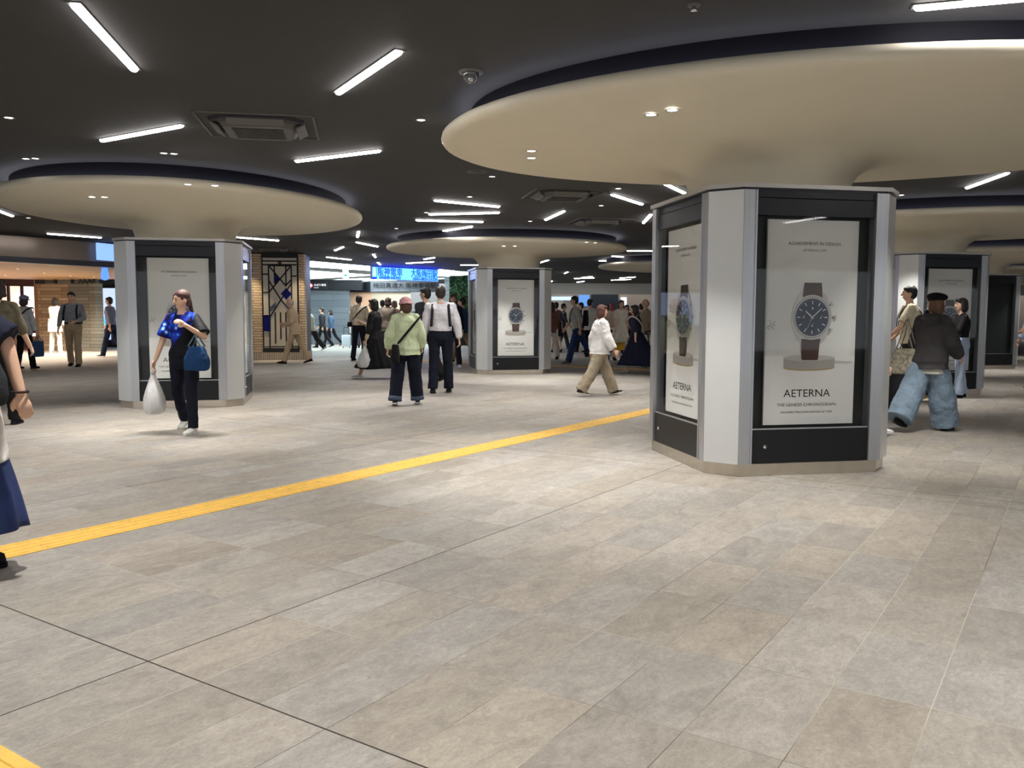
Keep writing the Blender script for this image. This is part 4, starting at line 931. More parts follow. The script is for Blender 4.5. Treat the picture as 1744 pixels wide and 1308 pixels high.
        if sc_.get('lace'):
            q = MB()
            for j in range(4):
                f = .03+.018*j; a_ = footpt(i, f*k, (-.066+.073-.012*j)*k)+dz; q.cap(a_+Vector((-.02*k, 0, -.004)), a_+Vector((.02*k, 0, -.004)), .004, .004, n=6)
            q.build('laces', cloth(sc_['lace']), sh_o)
    # ---- hair and hat
    hr = hair or {'c': srgb(28, 22, 20)}; st = hr.get('st', 'short')
    if st != 'none':
        mb = MB(); z = dz
        if st != 'bald': mb.ell(hp(0, -.018, .028)+z, (.084*k, .094*k, .098*k), n=18, k=12, X=HX)
        mb.ell(hp(0, -.035, -.01)+z, (.080*k, .074*k, .085*k), X=HX)
        if st in ('bob', 'long'):
            mb.ell(hp(0, -.04, -.05)+z, (.092*k, .075*k, .10*k), X=HX)
            for s in (-1, 1): mb.cap(hp(s*.072, .0, .02)+z, hp(s*.08, .0, -.085)+z, .026*k, .022*k)
            mb.cap(hp(-.05, .058, .075)+z, hp(.05, .058, .075)+z, .03*k, .03*k)
        if st == 'long': mb.cap(hp(0, -.06, -.04)+z, hp(0, -.07, -.26)+z, .085*k, .06*k, side=(1, 0, 0), sq=.45)
        if st == 'tail': mb.cap(hp(0, -.09, .0)+z, hp(.02, -.12, -.16)+z, .035*k, .022*k); mb.ell(hp(0, -.02, .05)+z, (.086*k, .098*k, .08*k), X=HX)
        if st == 'bun': mb.ell(hp(0, -.10, .06)+z, (.045*k, .045*k, .045*k))
        if st == 'short': mb.cap(hp(-.045, .055, .07)+z, hp(.045, .055, .07)+z, .026*k, .026*k)
        o = mb.build('hair', mat('hair_%d' % int(sum(hr['c'])*9999), hr['c'], .6, 0, .25, 40, .4, 90, stretch=(1, 1, .15)), root, True); remesh(o, min(vox, .009), 2, .008*k, clouds2)
    if hat:
        mb = MB(); t = hat['t']; z = dz
        if t == 'cap': 
            mb.ell(hp(0, -.01, .055)+z, (.092*k, .108*k, .078*k), n=20, k=10, X=HX); mb.cap(hp(0, .07, .035)+z, hp(0, .14, .02)+z, .07*k, .05*k, side=(1, 0, 0), sq=.12)
        if t == 'bucket':
            mb.ell(hp(0, -.01, .05)+z, (.098*k, .108*k, .085*k), n=20, k=10, X=HX); mb.loft([[hp(r*math.cos(a_), -.01+r*1.05*math.sin(a_), zz)+z for a_ in [2*PI*j/24 for j in range(24)]] for r, zz in ((.095, .045), (.125, .0), (.128, .004), (.098, .055))])
        if t == 'beret': mb.ell(hp(-.0, -.03, .085)+z, (.118*k, .125*k, .05*k), n=20, k=10, X=Matrix.Rotation(rad(-12), 3, 'X') @ HX); mb.ell(hp(0, -.01, .055)+z, (.09*k, .105*k, .05*k), X=HX)
        o = mb.build('hat', cloth(hat['c']), root, True); remesh(o, min(vox, .009), 2)
    root['_k'] = k
    info = {'root': root, 'k': k, 'H': H, 'hand': [A[i][2]+A[i][3]*.085*k+dz for i in (0, 1)], 'elbow': [A[i][1]+dz for i in (0, 1)], 'wrist': [A[i][2]+dz for i in (0, 1)], 'sh': [A[i][0]+dz for i in (0, 1)], 'dz': dz, 'L': L, 'T': T, 'build': build, 'tw': max([c.get('w', .014) for c in tops]+[0])}
    del root['_k']
    return info
def held(P, name, label, cat, pt, group=None):
    """a carried thing: its own top-level object, standing where the hand or shoulder of P holds it"""
    R = Matrix.Rotation(P['root'].rotation_euler.z, 4, 'Z'); w_ = P['root'].location+(R @ Vector(pt))
    return empty(name, w_, P['root'].rotation_euler.z, label, cat, group)
def bag_loft(w_, d_, h_, z0, top=.8, n=20, sq=3.2, sag=1.0):
    R = []
    for f, s in ((0, .86), (.04, .96), (.2, 1.02*sag), (.5, 1.0*sag), (.8, .5+.5*top), (1, top)):
        ring = []
        for j in range(n):
            t = 2*PI*j/n; c, si = math.cos(t), math.sin(t)
            ring.append(Vector((d_/2*s*math.copysign(abs(c)**(2/sq), c), w_/2*s*math.copysign(abs(si)**(2/sq), si), z0+h_*f)))
        R.append(ring)
    return R
def tote(P, label, pt, w_, h_, c, d_=.10, drop=.22, top=.85, name='handbag', cat='bag', m=None, strap=None, fold=.01, axis=0):
    o = held(P, name, label, cat, pt); mb = MB(); mb.loft(bag_loft(w_, d_, h_, -drop-h_, top))
    if axis: mb.v = [(v[1], v[0], v[2]) for v in mb.v]
    b = mb.build('bag_body', m or cloth(c), o, True); remesh(b, .009, 2, fold)
    for s in (-1, 1):
        mb = MB(); pts = []
        for j in range(9):
            t = j/8; q = Vector((s*d_*.28*abs(math.cos(PI*t)) , (t-.5)*w_*.55*(1-.75*math.sin(PI*t)), -drop+drop*math.sin(PI*t)-.0))
            if axis: q = Vector((q.y, q.x, q.z))
            pts.append(q)
        mb.tube(pts, .009, n=6); mb.build('handle', strap or m or cloth(c), o, True)
    return o
def plastic_bag(P, label, pt, w_=.27, h_=.44, tint=srgb(226, 226, 226)):
    o = held(P, 'plastic_bag', label, 'bag', pt); R = []; n = 30
    for f, s in ((0, .62), (.04, .86), (.18, 1), (.4, .92), (.6, .70), (.78, .45), (.9, .27), (1, .13)):
        R.append([Vector(((.42*w_*s)*(1+.10*math.sin(5*t+f*4))*math.cos(t), (.5*w_*s)*(1+.09*math.sin(7*t+f*6))*math.sin(t), -.07-h_*(1-f))) for t in [2*PI*j/n for j in range(n)]])
    mb = MB(); mb.loft(R)
    m = bpy.data.materials.get('plastic_film')
    if not m:
        m = mat('plastic_film', tint, .3, 0, .10, 6, .8, 18); b = m.node_tree.nodes['Principled BSDF']; b.inputs['Transmission Weight'].default_value = .12
    mb.build('bag_body', m, o, True)
    for s in (-1, 1):
        mb = MB(); mb.tube([(0, s*.02, -.10), (.0, s*.035, -.04), (0, s*.02, 0), (0, 0, .012)], .016, n=8, sq=.5); mb.build('handle', m, o, True)
    return o
def crossbody(P, label, side, c, bag=(.26, .20), name='shoulder_bag', cat='bag', back=True, m=None, low=.50, nobag=False):
    """strap over the far shoulder, bag at the hip on `side` (-1 left, 1 right)"""
    k, H = P['k'], P['H']; o = held(P, name, label, cat, (0, 0, 0)); mb = MB(); pts = []; b = P['build']
    for j in range(28):
        t = 2*PI*j/28; x = -.03*side+(-.0+.165*side*math.cos(t))*1.0; z = (low+.07+.835)/2-(.835-low-.07)/2*math.cos(t)
        w_ = .02
        tw_ = P['tw']; pts.append(Vector((x*k*b*(1.05+tw_*3), (.128*b+tw_+.012)*k*math.sin(t)+P['L'](z*H), z*H))+P['dz'])
    mb.tube(pts, .017, n=6, closed=True, sq=.35, up=None); mb.build('strap', m or cloth(c), o, True)
    if not nobag:
        w_, h_ = bag; cy = (-.06 if back else .06); R = bag_loft(w_, .12, h_, 0, .8)
        off = Vector((side*(.15 if back == 2 else .235)*k*b, -.25*k if back == 2 else cy, low*H-h_*.45))+P['dz']
        mb = MB(); mb.loft([[v+off for v in r] for r in R]); q = mb.build('bag_body', m or cloth(c), o, True); remesh(q, .01, 2, .012)
    return o
def backpack_straps(P, label, c, back=False, group=None):
    k, H = P['k'], P['H']; o = held(P, 'backpack', label, 'backpack', (0, 0, 0)); b = P['build']
    for s in (-1, 1):
        pts = []; 
        for j in range(15):
            t = -PI*.46+PI*1.05*j/14     # front waist over shoulder to back
            z = .66*H+.175*H*math.cos(t*.98); y = (.122*b+P['tw']+.014)*k*math.sin(t)*(-1 if back else 1)
            pts.append(Vector((s*(.135-.02*math.cos(t))*k*b, y+P['L'](z), z))+P['dz'])
        mb = MB(); mb.tube(pts, .024, n=6, sq=.3, up=(1, 0, 0)); mb.build('strap', cloth(c), o, True)
    sg = -1 if not back else 1
    # the pack itself sits on the side away from the straps' long run
    mb = MB(); mb.loft([[v+Vector((0, sg*-.0+(-.22 if not back else .22)*k, .56*H))+P['dz'] for v in [Vector((q.y, q.x, q.z)) for q in r]] for r in bag_loft(.28*k, .14*k, .40*k, 0, .75)])
    q = mb.build('pack', cloth(c), o, True); remesh(q, .012, 2)
    return o
BLK = srgb(26, 25, 27); NAV = srgb(26, 30, 46); WHT = srgb(228, 228, 226); BRN = srgb(60, 40, 32)
def galaxy():
    m = bpy.data.materials.new('blue_crystal_print'); m.use_nodes = True; nt = m.node_tree; N = nt.nodes; b = N['Principled BSDF']; L = nt.links
    tc = N.new('ShaderNodeTexCoord'); v = N.new('ShaderNodeTexVoronoi'); v.inputs['Scale'].default_value = 17; L.new(tc.outputs['Object'], v.inputs['Vector'])
    n = N.new('ShaderNodeTexNoise'); n.inputs['Scale'].default_value = 13; n.inputs['Detail'].default_value = 5; L.new(tc.outputs['Object'], n.inputs['Vector'])
    a = N.new('ShaderNodeMath'); a.operation = 'MULTIPLY_ADD'; L.new(v.outputs['Distance'], a.inputs[0]); a.inputs[1].default_value = -.55; L.new(n.outputs[0], a.inputs[2])
    r = N.new('ShaderNodeValToRGB'); e = r.color_ramp.elements; e[0].position = .05; e[0].color = (*srgb(8, 10, 40), 1); e[1].position = .50; e[1].color = (*srgb(200, 225, 255), 1)
    for p, c in ((.18, (14, 26, 130)), (.28, (24, 60, 190)), (.35, (20, 60, 175)), (.42, (70, 165, 235))): q = e.new(p); q.color = (*srgb(*c), 1)
    L.new(a.outputs[0], r.inputs[0])
    # black asymmetric lower part of the garment
    s = N.new('ShaderNodeSeparateXYZ'); L.new(tc.outputs['Object'], s.inputs[0])
    z = N.new('ShaderNodeMath'); z.operation = 'MULTIPLY_ADD'; L.new(s.outputs[0], z.inputs[0]); z.inputs[1].default_value = 1.0; L.new(s.outputs[2], z.inputs[2])
    g = N.new('ShaderNodeMath'); g.operation = 'LESS_THAN'; L.new(z.outputs[0], g.inputs[0]); g.inputs[1].default_value = 1.05
    z2 = N.new('ShaderNodeMath'); z2.operation = 'LESS_THAN'; L.new(s.outputs[0], z2.inputs[0]); z2.inputs[1].default_value = -.165
    mx0 = N.new('ShaderNodeMath'); mx0.operation = 'MAXIMUM'; L.new(g.outputs[0], mx0.inputs[0]); L.new(z2.outputs[0], mx0.inputs[1])
    mx = N.new('ShaderNodeMix'); mx.data_type = 'RGBA'; L.new(mx0.outputs[0], mx.inputs[0]); L.new(r.outputs[0], mx.inputs[6]); mx.inputs[7].default_value = (*srgb(12, 13, 20), 1)
    L.new(mx.outputs[2], b.inputs['Base Color']); b.inputs['Roughness'].default_value = .7; b.inputs['Specular IOR Level'].default_value = .2; return m
# --- woman in the blue top
P = person('woman in a glittering blue patterned top and black trousers carrying two bags', (318, 735), 498, -100, 'f', legs=((14, 6), (-6, 28)), feetpitch=(0, 22), vox=.0075, spread=6,
    arms=((20, 32, 108, 62), (6, 17, 12, 4)), lean=2, turn=-32, nod=8, build=1.06, tops=[dict(m=galaxy(), w=.022, hem=.53, sl=.85, sw=.03, flare=.01, name='printed_top', fold=.012)],
    pants=dict(c=srgb(20, 22, 36), w=.016, hem=.062), shoes=dict(c=srgb(226, 228, 220), sole=srgb(210, 212, 208), lace=srgb(190, 205, 190)), hair=dict(c=srgb(74, 44, 40), st='tail'))
WOM = P
plastic_bag(P, 'white plastic carrier bag held low by the woman in the blue top', P['hand'][1], .27, .46)
tote(P, 'blue denim look handbag with grey trim on the forearm of the woman in blue', P['wrist'][0]+(P['elbow'][0]-P['wrist'][0])*.55+Vector((0, 0, -.02)), .27, .26, srgb(24, 58, 98), .17, .14, .55, axis=1, strap=cloth(srgb(90, 106, 112)), fold=.03)
# --- pink hat woman, white shirt man and neighbours
P = person('woman seen from behind in a pale green shirt and pink hat', (692, 690), 512, 97, 'f', spread=6, legs=((-5, 8), (9, 5)), feetpitch=(10, 0), build=1.1, vox=.008, arms=((-4, 16, 22, 8), (6, 14, 30, 10)), turn=22, nod=6,
    tops=[dict(c=srgb(202, 214, 178), w=.038, hem=.46, sl=1.92, sw=.018, collar=1, name='shirt', fold=.035, flare=.02)], pants=dict(c=srgb(22, 26, 40), w=.03, hem=.105, cuff=srgb(74, 84, 104)), shoes=dict(c=srgb(44, 46, 48), sole=WHT, lace=WHT),
    hair=dict(c=srgb(84, 54, 42), st='bob'), hat=dict(t='bucket', c=srgb(222, 170, 176)))
crossbody(P, 'black slouchy crossbody bag on the woman in the pale green shirt', -1, BLK, (.30, .26), low=.47, back=2)
P = person('man seen from behind in a white shirt with dark backpack straps and navy trousers', (751, 669), 491, 95, 'm', legs=((-3, 8), (5, 3)), feetpitch=(6, 0), vox=.008, arms=((2, 9, 10, 0), (-10, 12, 12, 4)), build=1.08,
    tops=[dict(c=srgb(216, 214, 220), w=.026, hem=.575, sl=1.95, sw=.01, collar=1, fold=.03)], pants=dict(c=srgb(24, 27, 40), w=.018, hem=.082), hair=dict(c=srgb(42, 34, 34)))
backpack_straps(P, 'dark backpack worn on the front by the man in the white shirt', srgb(38, 40, 52), back=True)
person('man in black at the left side of the white shirted man, looking left', (727, 650), 491, 130, 'm', legs=((14, 6), (-14, 18)), feetpitch=(0, 18), turn=30, tops=[dict(c=srgb(40, 40, 46), w=.02, hem=.5, sl=1.9, name='jacket')], pants=dict(c=BLK, w=.016, hem=.075), hair=dict(c=srgb(26, 24, 26)), vox=.011)
person('person with brown hair in a navy coat facing the camera by the white shirted man', (772, 625), 502, -80, 'f', legs=((14, 6), (-8, 14)), tops=[dict(c=srgb(30, 34, 56), w=.025, hem=.40, sl=1.95, name='coat', flare=.02)], pants=dict(c=srgb(30, 30, 44), hem=.07), hair=dict(c=srgb(66, 44, 36), st='bob'), shoes=dict(c=WHT, sole=WHT), vox=.012)
person('walker in a blue jacket and khaki trousers half hidden behind the centre pillar', (789, 616), 506, 160, 'm', legs=((22, 6), (-20, 16)), feetpitch=(0, 20), tops=[dict(c=srgb(56, 82, 116), w=.025, hem=.46, sl=1.95, name='jacket')], pants=dict(c=srgb(150, 136, 118), w=.018, hem=.08), vox=.012)
P = person('woman with black bobbed hair in a long black cardigan and skirt walking left', (640, 645), 508, 165, 'f', legs=((24, 4), (-20, 20)), feetpitch=(-4, 26), arms=((4, 10, 12, 4), (16, 10, 95, 30)), vox=.009,
    tops=[dict(c=srgb(206, 190, 166), w=.012, hem=.55, sl=1.9, name='blouse'), dict(c=srgb(38, 37, 40), w=.034, hem=.34, sl=1.5, name='cardigan', flare=.05, fold=.03)], skirt=dict(c=srgb(28, 28, 32), z1=.15, r=.33, n=16), shoes=dict(c=srgb(196, 192, 184), sole=WHT), hair=dict(c=srgb(26, 23, 24), st='bob'))
plastic_bag(P, 'white plastic bag held by the woman in the long black cardigan', P['hand'][0]+Vector((0, 0, .02)), .32, .44)
P = person('man seen from behind in a cream shirt with a diagonal strap', (612, 614), 504, 80, 'm', legs=((-6, 8), (8, 4)), arms=((10, 10, 30, 10), (10, 14, 60, 20)), tops=[dict(c=srgb(216, 204, 180), w=.026, hem=.54, sl=1.9, collar=1, fold=.03)], pants=dict(c=srgb(26, 26, 34), w=.014, hem=.07), hair=dict(c=srgb(50, 38, 34)), vox=.011)
crossbody(P, 'dark sling bag of the man in the cream shirt', -1, srgb(40, 36, 36), (.18, .14), low=.55)
# --- left zone
P = person('elderly man in a beige suit walking left past the stained glass pillar', (503, 619), 508, 180, 'm', legs=((20, 4), (-20, 10)), feetpitch=(-4, 14), arms=((-10, 6, 72, 25), (-2, 6, 80, 30)), lean=8, nod=12, tops=[dict(c=srgb(198, 176, 146), w=.028, hem=.45, sl=1.95, name='suit_jacket', collar=1, flare=.01)], pants=dict(c=srgb(186, 164, 134), w=.016, hem=.075), shoes=dict(c=srgb(52, 38, 32), sole=srgb(30, 24, 22)), hair=dict(c=srgb(200, 190, 184), st='bald'), vox=.011)
P = person('person in a cream jacket and dark trousers carrying a pink bag, walking left', (532, 598), 522, 175, 'f', legs=((24, 4), (-22, 22)), feetpitch=(-4, 24), lean=10, tops=[dict(c=srgb(212, 214, 190), w=.04, hem=.47, sl=1.9, name='jacket')], pants=dict(c=srgb(46, 48, 44), w=.03, hem=.1), shoes=dict(c=WHT, sole=WHT), vox=.014)
tote(P, 'bright pink bag of the person in the cream jacket', P['hand'][1]+Vector((0, .1, .25)), .22, .32, srgb(226, 70, 120), .08, .12)
P = person('person in black walking close behind the one in the cream jacket', (550, 592), 524, 175, 'm', legs=((18, 4), (-18, 20)), feetpitch=(0, 20), tops=[dict(c=srgb(46, 46, 52), w=.02, hem=.5, sl=1.9, name='jacket')], pants=dict(c=BLK, hem=.07), vox=.014)
P = person('child-sized walker in a denim blue jacket with black trousers by the grey wall', (565, 590), 527, 170, 'f', legs=((26, 4), (-24, 22)), feetpitch=(0, 24), tops=[dict(c=srgb(64, 84, 110), w=.03, hem=.5, sl=1.9, name='jacket')], pants=dict(c=srgb(28, 28, 34), hem=.06), shoes=dict(c=srgb(170, 60, 60), sole=BLK), hair=dict(c=BLK, st='bob'), vox=.014)
tote(P, 'large black tote of the walker in the denim jacket', P['hand'][1], .3, .3, BLK, .12, .1)
P = person('man in a grey shirt and khaki trousers walking towards the camera', (127, 624), 501, -80, 'm', legs=((10, 4), (-8, 16)), feetpitch=(0, 10), arms=((16, 14, 50, 46), (2, 12, 14, 6)), build=1.08, tops=[dict(c=srgb(140, 144, 152), w=.024, hem=.565, sl=1.75, collar=1, belt=BLK)], pants=dict(c=srgb(176, 158, 128), w=.018, hem=.075), shoes=dict(c=BLK, sole=BLK), hair=dict(c=srgb(34, 30, 32)), vox=.010)
backpack_straps(P, 'dark backpack with straps over the grey shirt of the man at left', srgb(36, 38, 46))
P = person('woman in a long white tunic and white trousers seen from behind by the kiosk', (96, 601), 511, 80, 'f', legs=((-2, 4), (4, 3)), tops=[dict(c=srgb(232, 228, 216), w=.035, hem=.38, sl=1.9, name='tunic', flare=.03, fold=.03)], pants=dict(c=srgb(232, 230, 224), w=.018, hem=.07), shoes=dict(c=WHT, sole=WHT), hair=dict(c=srgb(34, 26, 26), st='bob'), arms=((30, 12, 60, 10), (4, 8, 8, 0)), vox=.011)
tote(P, 'grey tote with mint green contents beside the woman in white', P['elbow'][0]+Vector((-.1, .1, .05)), .34, .36, srgb(184, 192, 196), .14, .14)
P = person('person in a pale jacket and lavender grey cap near the shop window', (44, 628), 507, 75, 'f', legs=((-4, 8), (8, 3)), arms=((10, 8, 20, 5), (4, 10, 10, 0)), tops=[dict(c=srgb(188, 188, 192), w=.035, hem=.46, sl=1.9, name='jacket', fold=.03)], pants=dict(c=BLK, w=.016, hem=.07), hair=dict(c=srgb(60, 44, 44), st='bob'), hat=dict(t='cap', c=srgb(122, 124, 146)), vox=.010)
crossbody(P, 'black strap bag across the pale jacket near the shop window', -1, BLK, nobag=True)
tote(P, 'navy blue paper carrier held by the person in the pale jacket', P['hand'][1], .30, .38, srgb(52, 78, 116), .12, .14, 1.0, name='carrier_bag', fold=0)
P = person('man in an olive brown shirt right behind the woman at the left edge', (3, 724), 480, 100, 'm', legs=((-2, 8), (6, 3)), tops=[dict(c=srgb(88, 82, 66), w=.026, hem=.5, sl=1.2)], pants=dict(c=BLK, w=.016, hem=.07), hair=dict(c=srgb(34, 26, 24), st='bob'), vox=.009)
P = person('man in a blue grey striped shirt and dark jeans entering behind the left pillar', (191, 607), 507, 180, 'm', legs=((16, 4), (-14, 12)), feetpitch=(0, 10), tops=[dict(c=srgb(120, 122, 146), w=.026, hem=.54, sl=1.6)], pants=dict(c=srgb(28, 36, 58), w=.014, hem=.075), shoes=dict(c=BLK, sole=WHT), vox=.012)
# woman cut by the left edge
mskirt = mat('navy_print_skirt', srgb(30, 50, 100), .8, 0, .35, 5, .3, 20)
P = person('woman in navy top, white tunic and blue printed skirt cut by the left photo edge', (-2.70, 4.2, 0), 0, 208, 'f', H=1.66, legs=((3, 3), (-3, 3)), feetpitch=(0, 0), arms=((-48, 10, 36, 4), (-4, 10, 20, 6)), vox=.007, lean=3,
    tops=[dict(c=srgb(222, 216, 212), w=.022, hem=.34, sl=0, name='white_tunic', flare=.03, fold=.02), dict(c=srgb(16, 20, 38), w=.052, hem=.55, sl=.98, sw=.02, name='navy_top', fold=.015)],
    skirt=dict(m=mskirt, z0=.38, z1=.13, r=.25, n=9, pleat=.06, drift=.03), hair=dict(c=srgb(40, 26, 24), st='long'), shoes=dict(c=BLK, sole=BLK))
EDGE = P
tote(P, 'dark charcoal shoulder bag pressed under the arm of the woman at the left edge', P['sh'][0]+Vector((-.12, .01, -.02)), .44, .27, srgb(44, 48, 50), .15, .20, .75, name='shoulder_bag')
mb = MB(); mb.tube([P['wrist'][0]+Vector((.036*math.cos(t), .036*math.sin(t), .0)) for t in [2*PI*j/14 for j in range(14)]], .006, closed=True, n=6); q = mb.build('bracelet', cloth(srgb(52, 40, 36)), P['root'], True)
# --- right zone
msk = mat('charcoal_hoodie', srgb(64, 62, 64), .85, 0, .12, 6, .4, 24); mden = mat('pale_denim', srgb(126, 146, 164), .85, 0, .14, 7, .4, 30); mdenl = mat('light_denim', srgb(164, 180, 204), .85, 0, .14, 7, .4, 30)
P = person('woman in a black beret, charcoal hoodie and very wide pale jeans walking left', (1578, 733), 499, 36, 'f', legs=((-26, 12), (16, 2)), feetpitch=(18, 0), turn=80, vox=.008, lean=5, arms=((10, 12, 55, 8), (8, 12, 40, 10)),
    tops=[dict(c=srgb(196, 196, 184), w=.04, hem=.425, sl=0, name='undershirt'), dict(m=msk, w=.055, hem=.46, sl=1.9, sw=.02, name='hoodie', hood=1, fold=.03, flare=.01)], pants=dict(m=mden, w=.035, hem=.16, fold=.035), shoes=dict(c=BLK, sole=BLK), build=1.02, hair=dict(c=srgb(104, 74, 58), st='bob'), hat=dict(t='beret', c=srgb(18, 18, 20)))
mpat = mat('patterned_canvas', srgb(176, 170, 152), .8, 0, .55, 26, .2, 30)
tote(P, 'beige and black patterned canvas tote hanging from the beret woman shoulder', P['sh'][0]+Vector((-.10, -.10, .03)), .36, .30, None, .16, .36, .7, axis=1, m=mpat, name='canvas_tote')
P = person('man with black hair in a cream T-shirt, left of the beret woman', (1546, 683), 486, 160, 'm', legs=((12, 4), (-16, 14)), feetpitch=(0, 14), arms=((24, 10, 22, 4), (10, 10, 30, 6)), tops=[dict(c=srgb(208, 198, 172), w=.035, hem=.5, sl=.85, sw=.02)], pants=dict(c=srgb(32, 34, 34), w=.02, hem=.08), shoes=dict(c=srgb(190, 150, 90), sole=srgb(190, 150, 90)), hair=dict(c=srgb(16, 16, 18)), vox=.009)
backpack_straps(P, 'black backpack of the man in the cream T-shirt', srgb(24, 24, 28))
P = person('woman in a black off-shoulder top and light flared jeans by the right pillar', (1634, 677), 508, 172, 'f', legs=((6, 3), (-4, 4)), arms=((26, 12, 80, 20), (12, 10, 60, 20)), tops=[dict(c=srgb(22, 22, 24), w=.02, hem=.60, sl=1.9)], pants=dict(m=mdenl, w=.010, hem=.085), shoes=dict(c=srgb(14, 14, 16), sole=BLK), hair=dict(c=srgb(42, 34, 34), st='bob'), vox=.009)
tote(P, 'shiny black leather handbag held in front of the woman in light jeans', P['wrist'][0]+Vector((0, -.04, .02)), .26, .2, None, .12, .08, .7, m=mat('black_leather', srgb(18, 18, 20), .2))
P = person('walker hidden by the large pillar, only a white shoe and sleeve in view', (1462, 743), 500, 0, 'f', legs=((22, 4), (-18, 16)), feetpitch=(-6, 18), arms=((-10, 6, 10, 0), (10, 6, 20, 0)), tops=[dict(c=srgb(214, 200, 180), w=.02, hem=.46, sl=1.9)], pants=dict(c=srgb(200, 196, 190), w=.018, hem=.08), shoes=dict(c=WHT, sole=WHT, lace=WHT), vox=.010)
P = person('person in a pale blue shirt reaching forward at the right photo edge', (1766, 660), 500, 185, 'm', legs=((14, 6), (-12, 14)), feetpitch=(0, 10), lean=4, arms=((52, 8, 6, 0), (6, 10, 20, 0)), tops=[dict(c=srgb(166, 176, 200), w=.035, hem=.52, sl=1.9, sw=.015)], pants=dict(c=srgb(30, 34, 32), w=.02, hem=.08), vox=.009)
# suitcases
def suitcase(at, w_, d_, h_, c, rz, label, hh=.35):
    b = G(*at); o = empty('suitcase', b, rz, label, 'suitcase'); m = mat('case_%d' % int(1e4*sum(c)), c, .35)
    mb = MB(); R = []
    for z, s in ((.06, .94), (.08, 1), (h_-.02, 1), (h_, .94)):
        R.append([Vector((w_/2*s*math.copysign(abs(math.cos(t))**.45, math.cos(t)), d_/2*s*math.copysign(abs(math.sin(t))**.45, math.sin(t)), z)) for t in [2*PI*j/28 for j in range(28)]])
    mb.loft(R); sh_ = mb.build('shell', m, o, True)
    mb = MB(); [mb.box((-w_/2*.7+i*w_*.7/5-.006, -d_/2-.006, .1), (-w_/2*.7+i*w_*.7/5+.006, d_/2+.006, h_-.05)) for i in range(6)]; mb.build('rib', m, sh_)
    for x in (-1, 1):
        for y in (-1, 1):
            mb = MB(); mb.cap((x*(w_/2-.05)-.01, y*(d_/2-.04), .03), (x*(w_/2-.05)+.01, y*(d_/2-.04), .03), .03, .03, n=14, flat=True); mb.box((x*(w_/2-.05)-.015, y*(d_/2-.04)-.012, .03), (x*(w_/2-.05)+.015, y*(d_/2-.04)+.012, .075)); mb.build('wheel', m_irn, o)
    mb = MB(); [mb.tube([(x*.1, d_/2-.04, h_-.02), (x*.1, d_/2-.04, h_+hh)], .010, n=8) for x in (-1, 1)]; mb.tube([(-.11, d_/2-.04, h_+hh), (.11, d_/2-.04, h_+hh)], .016, n=8); mb.build('pull_handle', m_irn, o, True)
    return o
suitcase((1516, 709), .30, .44, .66, srgb(38, 38, 40), rad(80), 'dark grey suitcase at the right side of the large pillar', .28)
suitcase((1108, 627), .42, .28, .58, srgb(176, 20, 34), rad(10), 'red suitcase half hidden by the large pillar behind the navy dress')
suitcase((590, 593), .36, .24, .52, srgb(214, 226, 232), rad(10), 'pale silver suitcase behind the man in the cream shirt', .3)
mb = MB(); mb.loft([[Vector((.16*math.cos(t)*s, .02*math.sin(t), z)) for t in [2*PI*j/16 for j in range(16)]] for z, s in ((-.30, .6), (-.15, .5), (0, .3))]); q = G(1512, 709.5); q = mb.build('pink_towel', mat('pink_stripe', srgb(226, 180, 188), .9, 0, .15, 30, stretch=(1, 1, .02)), None, True, (q.x, q.y, .68)); lab(q, 'pink striped towel draped over the edge of the dark grey suitcase', 'towel')
# --- right background crowd
P = person('woman in a loose white blouse and taupe wide trousers striding right', (1020, 674), 516, 12, 'f', legs=((24, 2), (-22, 14)), feetpitch=(-12, 10), vox=.008, arms=((-14, 12, 10, 0), (10, 10, 20, 0)), lean=3,
    tops=[dict(c=srgb(226, 224, 224), w=.05, hem=.475, sl=1.9, sw=.02, name='blouse', fold=.04, flare=.02)], pants=dict(c=srgb(158, 146, 126), w=.03, hem=.105, fold=.035), shoes=dict(c=srgb(50, 42, 38), sole=WHT), hair=dict(c=srgb(84, 48, 38), st='bob'))
P = person('woman in a long navy dress with a white shoulder bag walking away left', (1083, 635), 519, 150, 'f', legs=((16, 4), (-24, 30)), feetpitch=(0, 50), lean=4, tops=[dict(c=srgb(46, 46, 68), w=.035, hem=.52, sl=1.3, sw=.03, name='dress_top')], skirt=dict(c=srgb(30, 32, 54), z1=.12, r=.44, n=18), shoes=dict(c=srgb(190, 184, 170), sole=srgb(150, 144, 128)), hair=dict(c=srgb(36, 30, 34), st='bob'), vox=.010)
crossbody(P, 'white crossbody bag on the woman in the long navy dress', 1, srgb(214, 212, 208), (.26, .18), low=.5)
P = person('man in a grey shirt and blue jeans walking left in the right background', (982, 619), 503, 180, 'm', legs=((16, 2), (-30, 22)), feetpitch=(0, 50), lean=5, tops=[dict(c=srgb(176, 176, 172), w=.026, hem=.5, sl=1.3)], pants=dict(c=srgb(42, 66, 108), w=.018, hem=.085), shoes=dict(c=srgb(110, 104, 86), sole=srgb(110, 104, 86)), hair=dict(c=srgb(28, 28, 40)), vox=.011)
backpack_straps(P, 'black backpack of the man in blue jeans in the right background', srgb(30, 34, 38))
